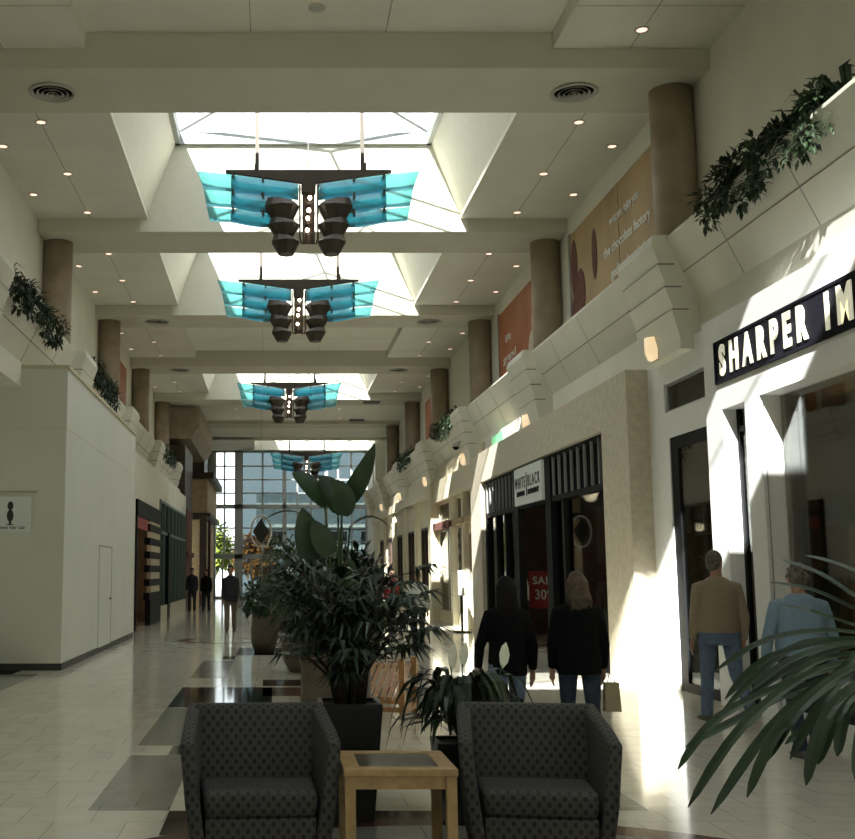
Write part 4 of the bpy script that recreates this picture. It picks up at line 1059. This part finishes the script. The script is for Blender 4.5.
def person(name_lab,loc,rz,H,top,bot,hair,shoe,skin='skin',vox=.010,gait=(.12,-.12,0,.5),arms=((.05,.05),(.05,-.05)),width=1.0,headturn=0,hairlen=0,hairstyle='short',belly=0,topname='sweater',longtop=0,lean=0,sleeve=1):
    t=thing('person',name_lab,'person',loc,rz)
    h=H/1.8
    hipz=.92*h; sh=1.47*h; W=width
    sx=.158*h*W
    # legs: gait=(thigh fwd right, thigh fwd left, knee bend right, knee bend left)
    legs=[]
    for s,th,kb in ((1,gait[0],gait[2]),(-1,gait[1],gait[3])):
        hp=Vector((s*.092*h*W,0,hipz)); kl=.43*h; sl=.41*h
        kn=hp+Vector((0,math.sin(th)*kl,-math.cos(th)*kl)); a2=th-kb
        an=kn+Vector((0,math.sin(a2)*sl,-math.cos(a2)*sl))
        legs.append([s,hp,kn,an,a2])
    low=min(l[3].z for l in legs)-.075*h
    for l in legs:
        for q in (1,2,3): l[q]=l[q]-Vector((0,0,0))
    dz=-low
    body=MB()
    o=lambda v: Vector((v[0],v[1],v[2]+dz))
    # torso rings
    T=[(0,.0,.84,.10*W,.09),(0,0,.92,.160*W,.12),(0,.0,1.02,.152*W+belly*.5,.12+belly),(0,0,1.12,.142*W+belly*.6,.112+belly),(0,.0,1.25,.158*W+belly*.3,.120+belly*.5),(0,-.0,1.34,.168*W,.118),(0,-.005,1.40,.155*W,.100),(0,-.008,1.44,.120*W,.082),(0,-.006,1.475,.085*W,.068),(0,0,1.505,.060,.060),(0,.004,1.54,.054,.056)]
    def torso(mb,inf,zs,ze):
        rg=[(x,y+lean*(z-.9),z*h+dz,rx*h+inf,ry*h+inf) for x,y,z,rx,ry in T if zs<=z<=ze]
        mb.loft(rg,20)
    torso(body,0,.84,1.53)
    hc=Vector((0,.02+lean*.8,1.658*h+dz)); rh=Matrix.Rotation(headturn,3,'Z')
    body.tube([(0,lean*.6,1.46*h+dz),(0,.01+lean*.7,1.62*h+dz)],[.062*h,.057*h],14)
    body.ell(hc,(.074*h,.092*h,.112*h),18,12,rh); body.ell(hc+rh@Vector((0,.03,-.05))*h,(.055*h,.062*h,.068*h),14,10,rh)
    body.ell(hc+rh@Vector((0,.098,-.025))*h,(.013*h,.02*h,.024*h),10,8,rh)
    body.ell(hc+rh@Vector((0,.088,-.066))*h,(.024*h,.01*h,.008*h),10,6,rh)
    for s in (-1,1): body.ell(hc+rh@Vector((s*.076,-.005,-.02))*h,(.010*h,.02*h,.032*h),8,8,rh)
    for s,hp,kn,an,a2 in legs:
        limb(body,[o(hp)+Vector((0,0,.03)),o(hp).lerp(o(kn),.5),o(kn),o(kn).lerp(o(an),.3),o(an)],[.085*h,.072*h,.052*h,.055*h,.035*h],14)
    armd=[]
    for s,(ab,fwd) in ((1,arms[0]),(-1,arms[1])):
        sp=Vector((s*(sx+.0),lean*.55,1.385*h+dz)); ul=.30*h; fl_=.26*h
        el=sp+Vector((s*math.sin(ab+.10)*ul,math.sin(fwd)*ul,-math.cos(fwd)*ul)); f2=fwd+.28
        wr=el+Vector((s*math.sin(ab*.3)*fl_-s*.01,math.sin(f2)*fl_,-math.cos(f2)*fl_)); armd.append((s,sp,el,wr))
        limb(body,[sp,sp.lerp(el,.5),el,el.lerp(wr,.35),wr],[.054*h,.047*h,.040*h,.038*h,.026*h],12)
        hand(body,wr,el,H,-s)
    remesh(body,'body',[skin],t,vox*.75 if vox<.011 else vox,2)
    # top garment
    g=MB(); inf=.016
    torso(g,inf+longtop*.01,.92 if not longtop else .84,1.51)
    if longtop: g.loft([(0,0,.80*h+dz,.185*h*W,.145*h),(0,0,.90*h+dz,.185*h*W,.145*h),(0,0,1.0*h+dz,.175*h*W,.14*h)],20)
    for s,sp,el,wr in armd:
        e=el.lerp(wr,.92*sleeve)
        limb(g,[sp-Vector((s*.06*h,0,-.02*h)),sp,sp.lerp(el,.25),sp.lerp(el,.6),el,el.lerp(e,.5),e],[.060*h,.070*h,.064*h,.056*h,.050*h,.045*h,.036*h],14,.004)
    remesh(g,topname,[top],t,vox,5)
    g=MB(); g.loft([(0,0,.80*h+dz,.15*h*W,.125*h),(0,0,.90*h+dz,.172*h*W,.132*h),(0,0,.99*h+dz,.165*h*W,.125*h+belly*.8)],20)
    for s,hp,kn,an,a2 in legs:
        limb(g,[o(hp)+Vector((0,0,.02)),o(hp).lerp(o(kn),.5),o(kn),o(kn).lerp(o(an),.4),o(an)-Vector((0,0,.02))],[.100*h,.088*h,.068*h,.066*h,.062*h],14)
    remesh(g,'trousers',[bot],t,vox,5)
    for s,hp,kn,an,a2 in legs:
        A=o(an); tl=a2*1.0 if a2<-.25 else 0
        # local frame of the foot
        ry=Matrix.Rotation(tl,3,'X')
        b=MB(); 
        for (y,z,rx,rz) in ((-.045,-.045,.036,.035),(.02,-.045,.042,.042),(.09,-.058,.045,.032),(.15,-.066,.040,.022)): pass
        ring=[(-.075,.030,.030,-.048),(-.04,.040,.045,-.035),(.03,.044,.046,-.040),(.10,.048,.034,-.050),(.16,.044,.024,-.056),(.19,.025,.015,-.06)]
        pts=[A+ry@(Vector((0,y,z))*h) for y,rx,rz,z in ring]
        vs=[];n=12
        for (y,rx,rz,z) in ring:
            for i in range(n):
                a=2*PI*i/n; zz=max(-.078,z+rz*math.sin(a)); vs.append(A+ry@(Vector((rx*math.cos(a),y,zz))*h))
        fs=[]
        for k in range(len(ring)-1):
            for i in range(n): fs.append((k*n+i,k*n+(i+1)%n,(k+1)*n+(i+1)%n,(k+1)*n+i))
        fs+=[tuple(range(n-1,-1,-1)),tuple(range((len(ring)-1)*n,len(ring)*n))]
        b.add(vs,fs); b.build('shoe',shoe,t,smooth=True)
    # hair
    g=MB()
    def hv(x,y,z): return hc+rh@(Vector((x,y,z))*h)
    g.ell(hv(0,-.016,.022),(.084*h,.096*h,.108*h),18,12,rh)
    g.ell(hv(0,-.045,-.025),(.074*h,.062*h,.075*h),14,10,rh)
    if hairstyle=='curly':
        random.seed(3)
        for i in range(40):
            a=rnd(-PI,0) if i%3 else rnd(-PI,PI); e=rnd(-.3,1.4); g.ell(hv(.085*math.cos(a)*math.cos(e),-.02+.095*math.sin(a)*math.cos(e),.02+.10*math.sin(e)),(.028*h,.028*h,.026*h),8,6)
    if hairlen:
        g.loft([(hc.x,hc.y-.125*h,hc.z-hairlen*1.25*h,.05*h,.02*h),(hc.x,hc.y-.12*h,hc.z-hairlen*1.05*h,.085*h,.035*h),(hc.x,hc.y-.105*h,hc.z-hairlen*.75*h,.105*h,.045*h),(hc.x,hc.y-.07*h,hc.z-.10*h,.102*h,.06*h),(hc.x,hc.y-.03*h,hc.z+.02*h,.09*h,.085*h)],16)
    if hairlen:
        for i in range(16):
            a=R(200+140*i/15); x0=.092*math.cos(a); y0=-.03+.09*math.sin(a); ln=hairlen*rnd(.95,1.35)
            g.tube([hv(x0*.6,y0*.6,.09),hv(x0,y0,.02),hv(x0*1.05+rnd(-.01,.01),y0-.012,-.07),hv(x0*1.15+rnd(-.02,.02),y0*.9-.045,-ln*.6),hv(x0*1.0+rnd(-.03,.03),y0*.6-.075,-ln)],[.016*h,.022*h,.022*h,.021*h,.008*h],8)
    # cut hair away from the face by pushing it behind
    hm=remesh(g,'hair',[hair],t,max(.006,vox*.7),2)
    for v in hm.data.vertices:
        l=rh.inverted()@(v.co-hc)
        if l.y>.045*h and l.z<.06*h: l.y=.045*h-(l.y-.045*h)*.3; l.x*=.9; v.co=hc+rh@l
    # eyes
    for s in (-1,1): 
        MB().ell(hc+rh@(Vector((s*.03,.082,.005))*h),(.011*h,.008*h,.007*h),8,6).build('eye','eye',t,smooth=True)
    return t
def at(u,Y): return (u-272)/1120*Y
person('grey-haired man in a taupe sweater and blue jeans walking away by the white shop',(at(710,12.15),12.1,0),R(3),1.83,'sweat','jeans','hairgrey','shoe',gait=(-.02,-.30,.0,.75) if False else (-.22,.16,.55,.02),arms=((.12,-.10),(.06,.05)),width=1.27,headturn=R(-55),belly=.015)
person('person with curly grey hair in a blue sweater walking behind the foreground palm',(at(792,9.9),9.9,0),R(0),1.66,'blue','jeansd','hairgrey','shoe',gait=(.12,-.12,.05,.1),arms=((.22,.0),(.28,-.08)),width=1.36,hairstyle='curly',belly=.03)
person('person with long black hair in a black jacket and jeans behind the right armchair',(at(503,9.9),9.9,0),R(0),1.56,'blackc','jeans','hairblack','shoed',gait=(.15,-.18,0,.2),arms=((.2,-.05),(.28,.0)),width=1.05,hairlen=.27,topname='jacket',longtop=1)
w2=person('blond-haired person in a black coat carrying a small paper bag toward the black shop',(at(573,9.8),9.8,0),R(-4),1.60,'blackc','jeansd','hairblond','shoed',gait=(-.15,.15,.15,0),arms=((.12,.02),(.12,-.02)),width=1.15,hairlen=.20,topname='jacket',longtop=1)
t=thing('shopping_bag','small tan paper shopping bag hanging from the right hand of the blond person','bag',(at(602,9.75),9.70,.40))
MB().hexa([(-.07,-.04,0),(.07,-.04,0),(.07,.04,0),(-.07,.04,0),(-.06,-.03,.24),(.06,-.03,.24),(.06,.03,.24),(-.06,.03,.24)]).build('bag_body','paper',t,bevel=.004); MB().tube([(-.03,0,.23),(-.02,0,.30),(.02,0,.30),(.03,0,.23)],.004,6).build('handle','shirtw',t)
person('person in a black jacket and khaki trousers walking in the distance on the left',(at(231,30),30,0),R(180),1.78,'navy','khaki','hairblack','shoed','skind',.016,gait=(.2,-.2,0,.2),topname='jacket',longtop=1)
person('person in dark clothes at far left beside the restaurant front',(at(193,44),44,0),R(180),1.75,'navy','navy','hairblack','shoed','skind',.02,gait=(.1,-.1,0,.1))
person('person with long dark coat walking far away, right of the dark-clothed one',(at(207,44),44,0),R(170),1.70,'blackc','navy','hairblack','shoed','skind',.02,gait=(.15,-.15,0,.1),longtop=1,hairlen=.2,topname='coat')
person('person in a white shirt walking toward the viewer on the right side',(at(416,24),24,0),R(185),1.62,'shirtw','navy','hairgrey','shoed','skin',.014,gait=(.15,-.15,0,.1),width=1.15,belly=.03,topname='shirt')
person('person in a red top beyond the white-shirted person',(at(390,29),29,0),R(200),1.68,'redc','navy','hairblack','shoed','skin',.016,gait=(.1,-.1,0,.1),topname='shirt')
# ---------------------------------------------------------------- light
wo=bpy.data.worlds.new('World'); SC.world=wo; wo.use_nodes=True
bg=wo.node_tree.nodes['Background']; bg.inputs[0].default_value=(.93,.97,1,1); bg.inputs[1].default_value=3.0
sd=Vector((.44,1.24,-1)).normalized()
sl=bpy.data.lights.new('sun','SUN'); sl.energy=30; sl.angle=R(.6); sl.color=(1,.975,.92)
so=bpy.data.objects.new('sun',sl); COL.objects.link(so); so.rotation_euler=sd.to_track_quat('-Z','Y').to_euler(); so.location=(-5,-10,20)
def lamp(nm,x,y,z,e,col=(1,.75,.5)):
    l=bpy.data.lights.new(nm,'POINT'); l.energy=e; l.color=col; l.shadow_soft_size=.15; o=bpy.data.objects.new(nm,l); COL.objects.link(o); o.location=(x,y,z)
lamp('shop_fill',6.9,10.4,3.2,150); lamp('shop_fill',7.6,13.6,3.2,120); lamp('shop_fill',7.4,7.5,3.2,150); lamp('shop_fill',6.8,24.0,3.2,35); lamp('shop_fill',6.8,19.0,3.2,30); lamp('shop_fill',6.8,33,3.2,70); lamp('shop_fill',-5,33,3.0,40); lamp('shop_fill',-5,42,3.2,40)  # unseen point lights added to brighten the shop interiors
# ---------------------------------------------------------------- camera
cd=bpy.data.cameras.new('camera'); co=bpy.data.objects.new('camera',cd); COL.objects.link(co)
cd.sensor_width=36; cd.sensor_fit='HORIZONTAL'; cd.lens=1120/855*36; cd.shift_x=(427.5-272)/855; cd.shift_y=0.0; cd.clip_end=400; cd.clip_start=.05
co.location=(0,0,1.57); co.rotation_euler=(R(90)+math.atan(152/1120),0,0)
SC.camera=co
SC.view_settings.view_transform='Standard'; SC.view_settings.look='None'; SC.view_settings.gamma=1; SC.view_settings.use_curve_mapping=False
SC.view_settings.exposure=0.0
SC.cycles.max_bounces=10; SC.cycles.diffuse_bounces=6; SC.cycles.glossy_bounces=4; SC.cycles.transparent_max_bounces=16; SC.cycles.sample_clamp_indirect=6; SC.cycles.caustics_reflective=False
SC.cycles.use_denoising=True
